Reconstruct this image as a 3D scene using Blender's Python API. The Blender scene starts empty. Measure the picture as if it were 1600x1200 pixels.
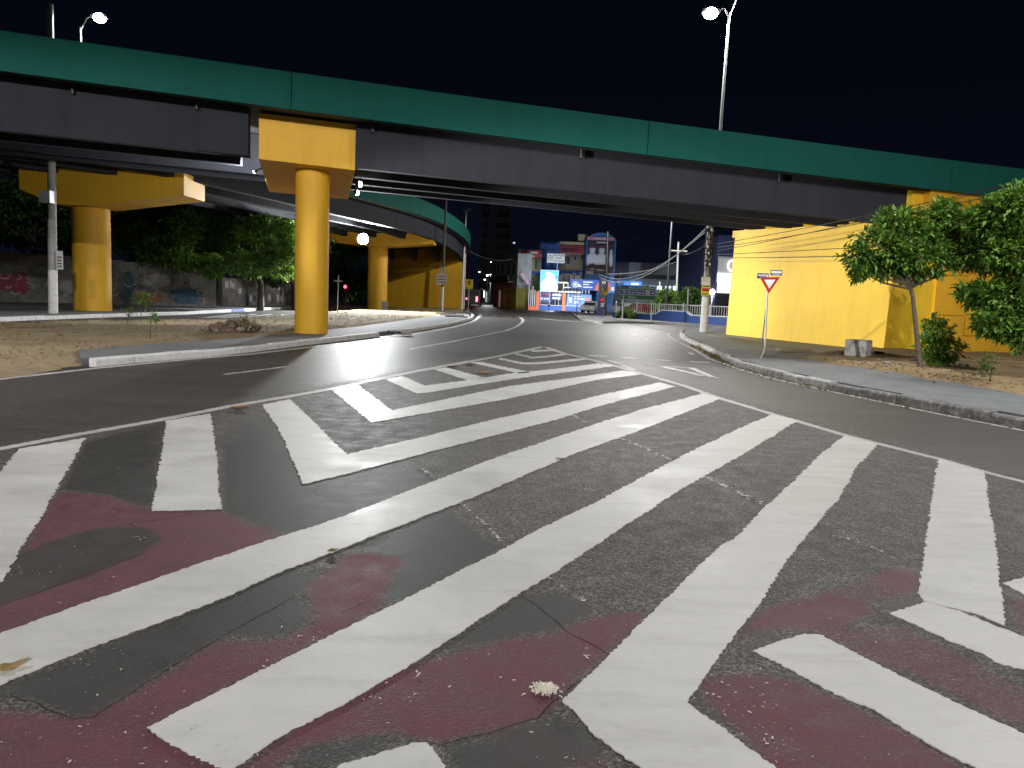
import bpy, bmesh, math, random
import numpy as np
from mathutils import Vector, Matrix, noise as mnoise
R = random.Random(11)
SC = bpy.context.scene
COL = SC.collection

# ------------------------------------------------------------------ camera, night sky, exposure
cam_data = bpy.data.cameras.new('camera')
cam_data.sensor_width = 36.0
cam_data.lens = 36.0 * 1202.0 / 1600.0
cam_data.clip_start = 0.05
cam_data.clip_end = 2000.0
cam = bpy.data.objects.new('camera', cam_data)
COL.objects.link(cam)
PITCH, ROLL = math.atan(135 / 1202.0), math.radians(2.2)
_r = Vector((1, 0, 0)); _u = Vector((0, math.sin(PITCH), math.cos(PITCH))); _f = Vector((0, math.cos(PITCH), -math.sin(PITCH)))
_r2 = _r * math.cos(ROLL) + _u * math.sin(ROLL)
_u2 = _u * math.cos(ROLL) - _r * math.sin(ROLL)
cam.matrix_world = Matrix(((_r2.x, _u2.x, -_f.x, 0), (_r2.y, _u2.y, -_f.y, 0), (_r2.z, _u2.z, -_f.z, 1.6), (0, 0, 0, 1)))
SC.camera = cam

world = bpy.data.worlds.new("World")
SC.world = world
world.use_nodes = True
wn = world.node_tree.nodes; wl = world.node_tree.links
wn.clear()
w_out = wn.new('ShaderNodeOutputWorld'); w_bg = wn.new('ShaderNodeBackground')
w_tc = wn.new('ShaderNodeTexCoord'); w_sep = wn.new('ShaderNodeSeparateXYZ'); w_cr = wn.new('ShaderNodeValToRGB')
wl.new(w_tc.outputs['Generated'], w_sep.inputs[0]); wl.new(w_sep.outputs['Z'], w_cr.inputs[0])
w_cr.color_ramp.elements[0].position = 0.0; w_cr.color_ramp.elements[0].color = (0.0028, 0.0036, 0.0095, 1)
w_cr.color_ramp.elements[1].position = 0.3; w_cr.color_ramp.elements[1].color = (0.0010, 0.0016, 0.0042, 1)
wl.new(w_cr.outputs[0], w_bg.inputs['Color']); w_bg.inputs['Strength'].default_value = 1.0
wl.new(w_bg.outputs[0], w_out.inputs[0])

vs = SC.view_settings
SC.display_settings.display_device = 'sRGB'
vs.view_transform = 'Standard'; vs.look = 'None'; vs.exposure = 0.0; vs.gamma = 1.0; vs.use_curve_mapping = False
SC.render.engine = 'CYCLES'
SC.cycles.use_denoising = True
SC.cycles.max_bounces = 6
SC.cycles.diffuse_bounces = 4
SC.cycles.glossy_bounces = 3
SC.cycles.sample_clamp_indirect = 3.0
SC.cycles.caustics_reflective = False
SC.cycles.caustics_refractive = False

# lamps: powers in watts
LAMP = dict(street_right=2600, street_verge=36000, street_left=3600, mast=64000, ramp=26000, junction=11000, deck=2500, small=26, under=8500, pier=1500, store=4200)

# ------------------------------------------------------------------ helpers
class MB:
    def __init__(s): s.v = []; s.f = []
    def add(s, vs_, fs_):
        n = len(s.v); s.v += [tuple(v) for v in vs_]; s.f += [tuple(i + n for i in f) for f in fs_]; return s
    def hexa(s, p):   # bottom 4 ccw, top 4 ccw
        return s.add(p, [(3, 2, 1, 0), (4, 5, 6, 7), (0, 1, 5, 4), (1, 2, 6, 5), (2, 3, 7, 6), (3, 0, 4, 7)])
    def box(s, x0, x1, y0, y1, z0, z1):
        return s.hexa([(x0, y0, z0), (x1, y0, z0), (x1, y1, z0), (x0, y1, z0), (x0, y0, z1), (x1, y0, z1), (x1, y1, z1), (x0, y1, z1)])
    def obox(s, c, sx, sy, sz, rot=0.0, tilt=0.0):   # oriented box, c = centre
        M = Matrix.Rotation(rot, 3, 'Z') @ Matrix.Rotation(tilt, 3, 'X'); c = Vector(c)
        p = [c + M @ Vector((a * sx / 2, b * sy / 2, d * sz / 2)) for d in (-1, 1) for a, b in ((-1, -1), (1, -1), (1, 1), (-1, 1))]
        return s.hexa(p)
    def prism(s, poly, z0, z1):
        n = len(poly)
        a = sum(poly[i][0] * poly[(i + 1) % n][1] - poly[(i + 1) % n][0] * poly[i][1] for i in range(n))
        if a < 0: poly = poly[::-1]
        return s.add([(x, y, z0) for x, y in poly] + [(x, y, z1) for x, y in poly],
                     [tuple(range(n - 1, -1, -1)), tuple(range(n, 2 * n))] + [(i, (i + 1) % n, n + (i + 1) % n, n + i) for i in range(n)])
    def tube(s, pts, rad, seg=8, caps=True):
        pts = [Vector(p) for p in pts]
        if not isinstance(rad, (list, tuple)): rad = [rad] * len(pts)
        vs_, fs_ = [], []; up = None
        for i, p in enumerate(pts):
            d = (pts[min(i + 1, len(pts) - 1)] - pts[max(i - 1, 0)]).normalized()
            if up is None: up = d.orthogonal().normalized()
            a = (up - d * up.dot(d)).normalized(); up = a; b = d.cross(a)
            for k in range(seg):
                t = 2 * math.pi * k / seg
                vs_.append(p + (a * math.cos(t) + b * math.sin(t)) * rad[i])
        for i in range(len(pts) - 1):
            for k in range(seg):
                k2 = (k + 1) % seg
                fs_.append((i * seg + k, i * seg + k2, (i + 1) * seg + k2, (i + 1) * seg + k))
        if caps:
            fs_.append(tuple(range(seg - 1, -1, -1))); fs_.append(tuple((len(pts) - 1) * seg + k for k in range(seg)))
        return s.add(vs_, fs_)
    def blob(s, c, r, seg=12, rings=8, jit=0.0, seed=0):
        vs_, fs_ = [], []
        for i in range(rings + 1):
            th = math.pi * i / rings
            for k in range(seg):
                ph = 2 * math.pi * k / seg
                d = Vector((math.sin(th) * math.cos(ph), math.sin(th) * math.sin(ph), math.cos(th)))
                q = 1 + jit * mnoise.noise(d * 2.3 + Vector((seed * 7.1, 3.3, seed)))
                vs_.append((c[0] + d.x * r[0] * q, c[1] + d.y * r[1] * q, c[2] + d.z * r[2] * q))
        for i in range(rings):
            for k in range(seg):
                k2 = (k + 1) % seg
                fs_.append((i * seg + k, (i + 1) * seg + k, (i + 1) * seg + k2, i * seg + k2))
        return s.add(vs_, fs_)
    def build(s, name, mat, parent=None, smooth=False):
        me = bpy.data.meshes.new(name)
        off = parent['_loc'] if parent is not None else (0, 0, 0)
        me.from_pydata([(v[0] - off[0], v[1] - off[1], v[2] - off[2]) for v in s.v], [], s.f)
        me.update()
        if mat is not None: me.materials.append(mat)
        if smooth:
            me.polygons.foreach_set('use_smooth', [True] * len(me.polygons))
            try: me.set_sharp_from_angle(angle=math.radians(40))
            except Exception: pass
        o = bpy.data.objects.new(name, me); COL.objects.link(o)
        LOC[o.name] = off
        if parent is not None: o.parent = PAR[parent['_n']]
        return o

LOC = {}; PAR = {}
class Root(dict): pass
def tag(o, label=None, cat=None, group=None, kind=None):
    if label: o['label'] = label
    if cat: o['category'] = cat
    if group: o['group'] = group
    if kind: o['kind'] = kind
    return o
def thing(name, label, cat, loc=(0, 0, 0), group=None):
    o = bpy.data.objects.new(name, None); COL.objects.link(o)
    o.empty_display_size = 0.3
    o.location = loc; tag(o, label, cat, group)
    PAR[o.name] = o
    return Root(_loc=tuple(loc), _n=o.name, o=o)
def under(o):      # lets a mesh object (a part) take sub-parts built in world coordinates
    PAR[o.name] = o
    return Root(_loc=LOC[o.name], _n=o.name, o=o)
def structure(name, cat=None): 
    o = bpy.data.objects.new(name, None); COL.objects.link(o); o['kind'] = 'structure'
    PAR[o.name] = o
    return Root(_loc=(0, 0, 0), _n=o.name, o=o)
def mesh_copy(src, name, parent_o, loc):
    c = src.copy(); c.name = name; COL.objects.link(c); c.parent = parent_o; c.location = loc; return c
def copy_thing(root, loc, label, rotz=0.0):
    src = root['o']; c = src.copy(); COL.objects.link(c); c.location = loc; c.rotation_euler[2] = rotz; c['label'] = label
    for ch in src.children:
        d = ch.copy(); COL.objects.link(d); d.parent = c
        for g in ch.children:
            e = g.copy(); COL.objects.link(e); e.parent = d
    return c

def text(s, size, pos, mat, parent, rotz=0.0, ax='CENTER', name='lettering', sx=1.0, tilt=90):
    cu = bpy.data.curves.new(name, 'FONT'); cu.body = s; cu.size = size; cu.align_x = ax; cu.align_y = 'CENTER'; cu.extrude = 0.006
    cu.materials.append(mat)
    tmp = bpy.data.objects.new('tmp', cu); me = tmp.to_mesh().copy(); tmp.to_mesh_clear(); bpy.data.objects.remove(tmp)
    me.materials.clear(); me.materials.append(mat)
    o = bpy.data.objects.new(name, me); COL.objects.link(o)
    off = parent['_loc'] if parent else (0, 0, 0)
    o.location = (pos[0] - off[0], pos[1] - off[1], pos[2] - off[2]); o.rotation_euler = (math.radians(tilt), 0, rotz); o.scale = (sx, 1, 1)
    if parent: o.parent = PAR[parent['_n']]
    return o

# ------------------------------------------------------------------ materials
def new_mat(name):
    m = bpy.data.materials.new(name); m.use_nodes = True
    nt = m.node_tree; b = nt.nodes.get('Principled BSDF')
    return m, nt, b
def N(nt, t, **kw):
    n = nt.nodes.new(t)
    for k, v in kw.items(): setattr(n, k, v)
    return n
def noise(nt, vec, scale, detail=4.0, rough=0.55):
    n = N(nt, 'ShaderNodeTexNoise'); n.inputs['Scale'].default_value = scale; n.inputs['Detail'].default_value = detail
    n.inputs['Roughness'].default_value = rough; nt.links.new(vec, n.inputs['Vector']); return n.outputs['Fac']
def ramp(nt, fac, stops):
    r = N(nt, 'ShaderNodeValToRGB'); e = r.color_ramp.elements
    while len(e) < len(stops): e.new(0.5)
    for el, (p, c) in zip(e, stops):
        el.position = p; el.color = (*c, 1) if len(c) == 3 else c
    nt.links.new(fac, r.inputs[0]); return r.outputs[0]
def mixc(nt, fac, a, b, mode='MIX'):
    m = N(nt, 'ShaderNodeMix', data_type='RGBA', blend_type=mode)
    for sock, v in ((m.inputs[0], fac), (m.inputs[6], a), (m.inputs[7], b)):
        if isinstance(v, (int, float)): sock.default_value = v
        elif isinstance(v, tuple): sock.default_value = (*v, 1)
        else: nt.links.new(v, sock)
    return m.outputs[2]
def math_(nt, op, a, b=None, clamp=False):
    m = N(nt, 'ShaderNodeMath', operation=op); m.use_clamp = clamp
    for sock, v in zip(m.inputs, (a, b)):
        if v is None: continue
        if isinstance(v, (int, float)): sock.default_value = v
        else: nt.links.new(v, sock)
    return m.outputs[0]
def bump(nt, b, h, strength=0.3, dist=0.01):
    n = N(nt, 'ShaderNodeBump'); n.inputs['Strength'].default_value = strength; n.inputs['Distance'].default_value = dist
    nt.links.new(h, n.inputs['Height']); nt.links.new(n.outputs[0], b.inputs['Normal'])
def coords(nt): return N(nt, 'ShaderNodeTexCoord').outputs['Object']
def paint(name, col, rough=0.55, var=0.12, scale=1.3, fine=18.0, bmp=0.12, dirt=None, dirt_amt=0.35, metal=0.0, streak=0.0, spec=0.5):
    m, nt, b = new_mat(name); v = coords(nt)
    lo = tuple(c * (1 - var) for c in col); hi = tuple(min(1, c * (1 + var)) for c in col)
    c1 = ramp(nt, noise(nt, v, scale, 5), [(0.3, lo), (0.7, hi)])
    if dirt:
        f = ramp(nt, noise(nt, v, scale * 2.3, 8, 0.7), [(0.48, (0, 0, 0)), (0.68, (dirt_amt,) * 3)])
        c1 = mixc(nt, f, c1, dirt)
    if streak:
        mp = N(nt, 'ShaderNodeMapping'); mp.inputs['Scale'].default_value = (3.2, 3.2, 0.16); nt.links.new(v, mp.inputs['Vector'])
        f = ramp(nt, noise(nt, mp.outputs[0], 1.0, 6, 0.7), [(0.46, (0, 0, 0)), (0.70, (streak,) * 3)])
        c1 = mixc(nt, f, c1, tuple(x * 0.55 for x in col))
    nt.links.new(c1, b.inputs['Base Color'])
    n2 = noise(nt, v, fine, 6)
    nt.links.new(ramp(nt, n2, [(0.3, (rough - 0.08,) * 3), (0.7, (rough + 0.08,) * 3)]), b.inputs['Roughness'])
    b.inputs['Metallic'].default_value = metal; b.inputs['Specular IOR Level'].default_value = spec
    if bmp: bump(nt, b, n2, bmp, 0.01)
    return m
def plain(name, col, rough=0.5, metal=0.0):
    return paint(name, col, rough, 0.05, 2.0, 12.0, 0.03, metal=metal)
def emit(name, col, strength):
    m, nt, b = new_mat(name); b.inputs['Base Color'].default_value = (*[min(1, c) for c in col], 1)
    b.inputs['Emission Color'].default_value = (*col, 1); b.inputs['Emission Strength'].default_value = strength
    try: m.cycles.emission_sampling = 'NONE'
    except Exception: pass
    return m

def asphalt_mat():
    m, nt, b = new_mat('asphalt'); v = coords(nt)
    big = noise(nt, v, 0.35, 5); mid = noise(nt, v, 5.0, 6, 0.65); fine = noise(nt, v, 60.0, 4, 0.7)
    vor = N(nt, 'ShaderNodeTexVoronoi'); vor.inputs['Scale'].default_value = 95.0; nt.links.new(v, vor.inputs['Vector'])
    base = ramp(nt, big, [(0.3, (0.062, 0.058, 0.054)), (0.7, (0.098, 0.092, 0.086))])
    stones = ramp(nt, N2(nt, vor.outputs['Color']), [(0.25, (0.35, 0.35, 0.35)), (0.6, (1.0, 1.0, 1.0)), (0.92, (2.6, 2.5, 2.4))])
    c = mixc(nt, 1.0, base, stones, 'MULTIPLY')
    c = mixc(nt, ramp(nt, mid, [(0.35, (0, 0, 0)), (0.7, (0.5, 0.5, 0.5))]), c, (0.050, 0.047, 0.045))
    # traffic-polished darker lanes either side of the hatched wedge
    sx_ = N(nt, 'ShaderNodeSeparateXYZ'); nt.links.new(v, sx_.inputs[0])
    def side(a_, b_, c_):
        return math_(nt, 'ADD', math_(nt, 'ADD', math_(nt, 'MULTIPLY', sx_.outputs[0], a_), math_(nt, 'MULTIPLY', sx_.outputs[1], b_)), c_)
    dmin = math_(nt, 'MINIMUM', side(0.95523, -0.29586, 6.6839), side(-0.97795, -0.20886, 6.4203))
    lm = N(nt, 'ShaderNodeMapRange'); lm.inputs['From Min'].default_value = 0.25; lm.inputs['From Max'].default_value = -0.35
    nt.links.new(math_(nt, 'ADD', dmin, math_(nt, 'MULTIPLY', math_(nt, 'SUBTRACT', mid, 0.5), 0.8)), lm.inputs['Value']); lane = lm.outputs[0]
    mpl = N(nt, 'ShaderNodeMapping'); mpl.inputs['Scale'].default_value = (0.35, 2.2, 1); mpl.inputs['Rotation'].default_value = (0, 0, -0.55); nt.links.new(v, mpl.inputs['Vector'])
    lane_c = ramp(nt, noise(nt, mpl.outputs[0], 0.6, 6, 0.6), [(0.32, (0.036, 0.0345, 0.033)), (0.68, (0.070, 0.066, 0.062))])
    c = mixc(nt, math_(nt, 'MULTIPLY', lane, 0.8), c, mixc(nt, 0.5, lane_c, mixc(nt, 1.0, lane_c, stones, 'MULTIPLY')))
    # old paint kept as an attribute of the surface: red, black and white layers with ragged worn edges
    at = N(nt, 'ShaderNodeAttribute', attribute_name='paint_layers'); sp = N(nt, 'ShaderNodeSeparateColor'); nt.links.new(at.outputs['Color'], sp.inputs[0])
    n_e = noise(nt, v, 26.0, 6, 0.75); n_e2 = noise(nt, v, 3.2, 4, 0.6)
    jit = math_(nt, 'ADD', math_(nt, 'MULTIPLY', math_(nt, 'SUBTRACT', n_e, 0.5), 0.9), math_(nt, 'MULTIPLY', math_(nt, 'SUBTRACT', n_e2, 0.5), 0.9))
    def layer(ch, lo, hi, k=1.0):
        s = math_(nt, 'ADD', sp.outputs[ch], math_(nt, 'MULTIPLY', jit, k))
        mr = N(nt, 'ShaderNodeMapRange'); mr.inputs['From Min'].default_value = lo; mr.inputs['From Max'].default_value = hi
        nt.links.new(s, mr.inputs['Value']); return mr.outputs[0]
    red_c = ramp(nt, mid, [(0.3, (0.092, 0.026, 0.036)), (0.7, (0.160, 0.042, 0.059))])
    blk = layer('Green', 0.28, 0.75, 0.6)
    c = mixc(nt, math_(nt, 'MULTIPLY', layer('Red', 0.28, 0.80, 0.6), 0.85), c, red_c)
    c = mixc(nt, math_(nt, 'MULTIPLY', blk, 0.9), c, ramp(nt, mid, [(0.3, (0.030, 0.0295, 0.029)), (0.75, (0.052, 0.050, 0.048))]))
    c = mixc(nt, math_(nt, 'MULTIPLY', layer('Blue', 0.48, 0.62, 1.9), 0.8), c, (0.50, 0.48, 0.45))
    nt.links.new(c, b.inputs['Base Color'])
    r0 = ramp(nt, mid, [(0.3, (0.56,) * 3), (0.7, (0.78,) * 3)])
    nt.links.new(mixc(nt, math_(nt, 'MULTIPLY', blk, 0.6), mixc(nt, math_(nt, 'MULTIPLY', lane, 0.8), r0, (0.535, 0.535, 0.535)), (0.56, 0.56, 0.56)), b.inputs['Roughness'])
    b.inputs['Specular IOR Level'].default_value = 0.4
    h = math_(nt, 'ADD', math_(nt, 'MULTIPLY', vor.outputs['Distance'], -0.8), math_(nt, 'MULTIPLY', fine, 0.9))
    h = math_(nt, 'MULTIPLY', h, math_(nt, 'SUBTRACT', 1.0, math_(nt, 'MULTIPLY', math_(nt, 'MAXIMUM', blk, lane), 0.55)))
    bump(nt, b, h, 0.42, 0.005)
    return m
def N2(nt, colsock):
    s = N(nt, 'ShaderNodeSeparateColor'); nt.links.new(colsock, s.inputs[0]); return s.outputs[0]

def white_paint_mat(name, base=(0.66, 0.655, 0.63), rough=0.45, wear=0.3):
    m, nt, b = new_mat(name); v = coords(nt)
    n1 = noise(nt, v, 1.3, 7, 0.62); n2 = noise(nt, v, 46.0, 5, 0.75); n3 = noise(nt, v, 7.0, 9, 0.75)
    c = ramp(nt, n1, [(0.28, tuple(x * 0.80 for x in base)), (0.62, base)])
    # broad tyre smears and fine scuffs
    mp = N(nt, 'ShaderNodeMapping'); mp.inputs['Scale'].default_value = (0.9, 5.5, 1.0); mp.inputs['Rotation'].default_value = (0, 0, 1.15)
    nt.links.new(v, mp.inputs['Vector']); n5 = noise(nt, mp.outputs[0], 1.0, 7, 0.7)
    c = mixc(nt, ramp(nt, n5, [(0.50, (0, 0, 0)), (0.72, (wear * 1.1,) * 3)]), c, (0.27, 0.26, 0.25))
    c = mixc(nt, ramp(nt, n3, [(0.54, (0, 0, 0)), (0.78, (wear,) * 3)]), c, (0.30, 0.29, 0.275))
    # pin holes where the coarse asphalt shows through
    c = mixc(nt, ramp(nt, math_(nt, 'ADD', n2, math_(nt, 'MULTIPLY', math_(nt, 'SUBTRACT', n3, 0.5), 0.35)), [(0.66, (0, 0, 0)), (0.74, (0.85,) * 3)]), c, (0.11, 0.105, 0.10))
    nt.links.new(c, b.inputs['Base Color'])
    mp = N(nt, 'ShaderNodeMapping'); mp.inputs['Scale'].default_value = (5, 60, 30); mp.inputs['Rotation'].default_value = (0, 0, 0.5)
    nt.links.new(v, mp.inputs['Vector']); n4 = noise(nt, mp.outputs[0], 1.0, 4)
    nt.links.new(ramp(nt, n1, [(0.35, (rough,) * 3), (0.7, (rough + 0.25,) * 3)]), b.inputs['Roughness'])
    bump(nt, b, math_(nt, 'ADD', n2, math_(nt, 'MULTIPLY', n4, 0.5)), 0.30, 0.005)
    return m

def dirt_mat(name, dark, light, grass):
    m, nt, b = new_mat(name); v = coords(nt)
    c = ramp(nt, noise(nt, v, 0.9, 8, 0.65), [(0.3, dark), (0.68, light)])
    c = mixc(nt, ramp(nt, noise(nt, v, 0.33, 5), [(0.42, (0, 0, 0)), (0.62, (0.75,) * 3)]), c, grass)
    c = mixc(nt, ramp(nt, noise(nt, v, 14.0, 6, 0.75), [(0.34, (0.45,) * 3), (0.52, (0, 0, 0))]), c, tuple(x * 0.55 for x in dark))
    nt.links.new(c, b.inputs['Base Color']); b.inputs['Roughness'].default_value = 0.95; b.inputs['Specular IOR Level'].default_value = 0.15
    bump(nt, b, noise(nt, v, 9.0, 8, 0.75), 0.6, 0.04)
    return m

def leaf_mat(name, a, b_, rough=0.5):
    m, nt, b = new_mat(name)
    g = N(nt, 'ShaderNodeNewGeometry')
    c = ramp(nt, g.outputs['Random Per Island'], [(0.0, a), (0.75, b_), (1.0, tuple(min(1, x * 1.5) for x in b_))])
    nt.links.new(c, b.inputs['Base Color']); b.inputs['Roughness'].default_value = rough
    b.inputs['Specular IOR Level'].default_value = 0.35
    tr = N(nt, 'ShaderNodeBsdfTranslucent'); nt.links.new(mixc(nt, 0.5, c, (0.25, 0.35, 0.03), 'MIX'), tr.inputs[0])
    mx = N(nt, 'ShaderNodeMixShader'); mx.inputs[0].default_value = 0.22
    nt.links.new(b.outputs[0], mx.inputs[1]); nt.links.new(tr.outputs[0], mx.inputs[2])
    nt.links.new(mx.outputs[0], nt.nodes['Material Output'].inputs[0])
    return m

M = {}
M['asphalt'] = asphalt_mat()
M['stripe'] = white_paint_mat('road_paint')
M['line'] = white_paint_mat('road_line_paint', (0.50, 0.49, 0.48), 0.5, 0.5)
M['yellow'] = paint('yellow_masonry_paint', (0.80, 0.515, 0.026), 0.62, 0.04, 0.45, 14.0, 0.08, dirt=(0.66, 0.41, 0.022), dirt_amt=0.3, streak=0.22)
M['yellow_shaded'] = paint('shaded_yellow_masonry_paint', (0.78, 0.43, 0.024), 0.62, 0.05, 0.45, 14.0, 0.08, dirt=(0.55, 0.29, 0.03), dirt_amt=0.3, streak=0.25)  # same yellow paint, shaded toward orange where masonry stands in dimmer light
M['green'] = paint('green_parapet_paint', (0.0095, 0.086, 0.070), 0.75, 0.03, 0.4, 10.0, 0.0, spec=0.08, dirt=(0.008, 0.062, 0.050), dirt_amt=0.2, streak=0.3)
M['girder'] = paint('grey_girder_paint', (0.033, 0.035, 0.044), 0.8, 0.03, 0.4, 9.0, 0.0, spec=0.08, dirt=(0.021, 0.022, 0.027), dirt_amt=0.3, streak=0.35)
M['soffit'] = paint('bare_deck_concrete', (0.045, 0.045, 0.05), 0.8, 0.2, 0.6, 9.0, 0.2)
M['concrete'] = paint('weathered_concrete', (0.30, 0.29, 0.27), 0.85, 0.2, 1.5, 20.0, 0.4, dirt=(0.10, 0.10, 0.09), dirt_amt=0.7)
M['limewash'] = paint('flaking_limewash', (0.72, 0.71, 0.69), 0.85, 0.2, 2.6, 16.0, 0.6, dirt=(0.10, 0.095, 0.09), dirt_amt=0.95)
M['kerb_white'] = paint('white_kerb_paint', (0.72, 0.72, 0.72), 0.7, 0.08, 2.0, 20.0, 0.5, dirt=(0.30, 0.29, 0.27), dirt_amt=0.45)
M['kerb_old'] = paint('old_kerb_stone', (0.16, 0.155, 0.15), 0.85, 0.3, 3.0, 18.0, 0.8, dirt=(0.42, 0.41, 0.40), dirt_amt=0.9)
M['kerb_mid'] = paint('worn_white_kerb', (0.52, 0.51, 0.50), 0.8, 0.15, 3.0, 18.0, 0.8, dirt=(0.12, 0.11, 0.10), dirt_amt=0.9)
M['kerb_blue'] = paint('blue_kerb_paint', (0.05, 0.10, 0.30), 0.7, 0.1)
M['sidewalk'] = paint('grey_painted_pavement', (0.175, 0.188, 0.205), 0.7, 0.12, 1.0, 25.0, 0.35, dirt=(0.07, 0.07, 0.07), dirt_amt=0.5)
M['sidewalk_far'] = paint('grey_concrete_pavement', (0.15, 0.155, 0.165), 0.8, 0.15, 0.6, 20.0, 0.3, dirt=(0.09, 0.09, 0.09), dirt_amt=0.5)
M['dirt'] = dirt_mat('dry_dirt', (0.225, 0.165, 0.108), (0.39, 0.305, 0.20), (0.335, 0.275, 0.155))
M['dirt_right'] = dirt_mat('dry_soil', (0.20, 0.14, 0.09), (0.46, 0.34, 0.20), (0.36, 0.27, 0.14))
M['sand'] = dirt_mat('spilled_sand', (0.24, 0.20, 0.14), (0.36, 0.30, 0.22), (0.30, 0.25, 0.17))
M['soil'] = paint('dug_earth', (0.17, 0.115, 0.08), 0.95, 0.3, 3.0, 12.0, 1.0)
M['pole_concrete'] = paint('grey_pole_concrete', (0.30, 0.30, 0.29), 0.8, 0.15, 2.0, 18.0, 0.3, dirt=(0.16, 0.155, 0.15), dirt_amt=0.6)
M['pole_dark'] = paint('dark_pole_concrete', (0.05, 0.048, 0.046), 0.8, 0.2, 2.0, 18.0, 0.3)
M['galv'] = paint('galvanised_steel', (0.42, 0.43, 0.44), 0.45, 0.15, 3.0, 20.0, 0.1, metal=0.35)
M['white'] = plain('white_enamel', (0.74, 0.74, 0.73), 0.5)
M['white_pole'] = paint('whitewash', (0.72, 0.71, 0.68), 0.75, 0.1, 3.0, 20.0, 0.3, dirt=(0.35, 0.33, 0.30), dirt_amt=0.5)
M['red'] = plain('red_enamel', (0.45, 0.014, 0.02), 0.4)
M['black'] = plain('black_plastic', (0.015, 0.015, 0.017), 0.5)
M['dark'] = plain('dark_grey_steel', (0.05, 0.05, 0.055), 0.5)
M['navy'] = plain('navy_panel', (0.018, 0.022, 0.075), 0.45)
M['blue'] = plain('blue_masonry_paint', (0.028, 0.085, 0.33), 0.6)
M['sign_blue'] = plain('blue_plate', (0.03, 0.06, 0.25), 0.4)
M['sign_green'] = plain('green_plate', (0.012, 0.13, 0.07), 0.4)
M['sign_yellow'] = plain('yellow_plate', (0.78, 0.62, 0.01), 0.4)
M['cream'] = paint('cream_render', (0.52, 0.47, 0.30), 0.8, 0.1, 0.6)
M['pale_wall'] = paint('stained_white_render', (0.40, 0.41, 0.42), 0.85, 0.15, 0.6, 8.0, 0.2, dirt=(0.15, 0.15, 0.15), dirt_amt=0.7)
M['olive'] = paint('olive_yellow_render', (0.34, 0.30, 0.06), 0.8, 0.15, 0.6)
M['lime'] = paint('yellow_green_render', (0.50, 0.50, 0.05), 0.7, 0.1, 0.8)
M['maroon'] = plain('maroon_band_paint', (0.33, 0.035, 0.055), 0.6)
M['orange'] = plain('orange_paint', (0.62, 0.11, 0.02), 0.5)
M['tower'] = paint('tower_render', (0.42, 0.42, 0.44), 0.85, 0.15, 0.1)
M['glass'] = plain('dark_window_glass', (0.012, 0.014, 0.018), 0.42)
M['bark'] = paint('grey_bark', (0.13, 0.105, 0.08), 0.9, 0.35, 9.0, 30.0, 0.9)
M['bark_dark'] = paint('dark_bark', (0.06, 0.05, 0.04), 0.9, 0.35, 6.0, 30.0, 0.9)
M['leaf'] = leaf_mat('glossy_green_leaf', (0.030, 0.090, 0.014), (0.125, 0.245, 0.036))
M['leaf_dark'] = leaf_mat('dark_green_leaf', (0.020, 0.055, 0.014), (0.060, 0.130, 0.028))
M['leaf_light'] = leaf_mat('fresh_green_leaf', (0.065, 0.17, 0.018), (0.16, 0.32, 0.04))
M['dry_leaf'] = leaf_mat('fallen_dry_leaf', (0.10, 0.055, 0.02), (0.26, 0.17, 0.06))
M['bag'] = plain('green_bag_plastic', (0.02, 0.20, 0.13), 0.3)
M['wire'] = plain('black_cable', (0.012, 0.012, 0.012), 0.6)
M['mural'] = paint('grimy_mural_wall', (0.17, 0.165, 0.155), 0.9, 0.4, 0.5, 8.0, 0.3, dirt=(0.035, 0.033, 0.03), dirt_amt=0.9)
M['paper'] = paint('faded_paper', (0.50, 0.50, 0.52), 0.8, 0.15, 3.0)
M['lamp'] = emit('lamp_lens', (1.0, 0.98, 0.95), 60.0)
M['lamp_far'] = emit('far_lamp_lens', (0.95, 0.97, 1.0), 9.0)

# ------------------------------------------------------------------ road with its paint layers
def in_poly(px, py, poly):
    res = np.zeros(px.shape, bool); n = len(poly)
    for i in range(n):
        x0, y0 = poly[i]; x1, y1 = poly[(i + 1) % n]
        if y0 == y1: continue
        cond = ((y0 > py) != (y1 > py)) & (px < (x1 - x0) * (py - y0) / (y1 - y0) + x0)
        res ^= cond
    return res
def seg_dist(px, py, pts, closed=False):
    d = np.full(px.shape, 1e9); n = len(pts)
    for i in range(n if closed else n - 1):
        x0, y0 = pts[i]; x1, y1 = pts[(i + 1) % n]
        L2 = (x1 - x0) ** 2 + (y1 - y0) ** 2 + 1e-12
        t = np.clip(((px - x0) * (x1 - x0) + (py - y0) * (y1 - y0)) / L2, 0, 1)
        d = np.minimum(d, np.hypot(px - x0 - t * (x1 - x0), py - y0 - t * (y1 - y0)))
    return d

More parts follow.
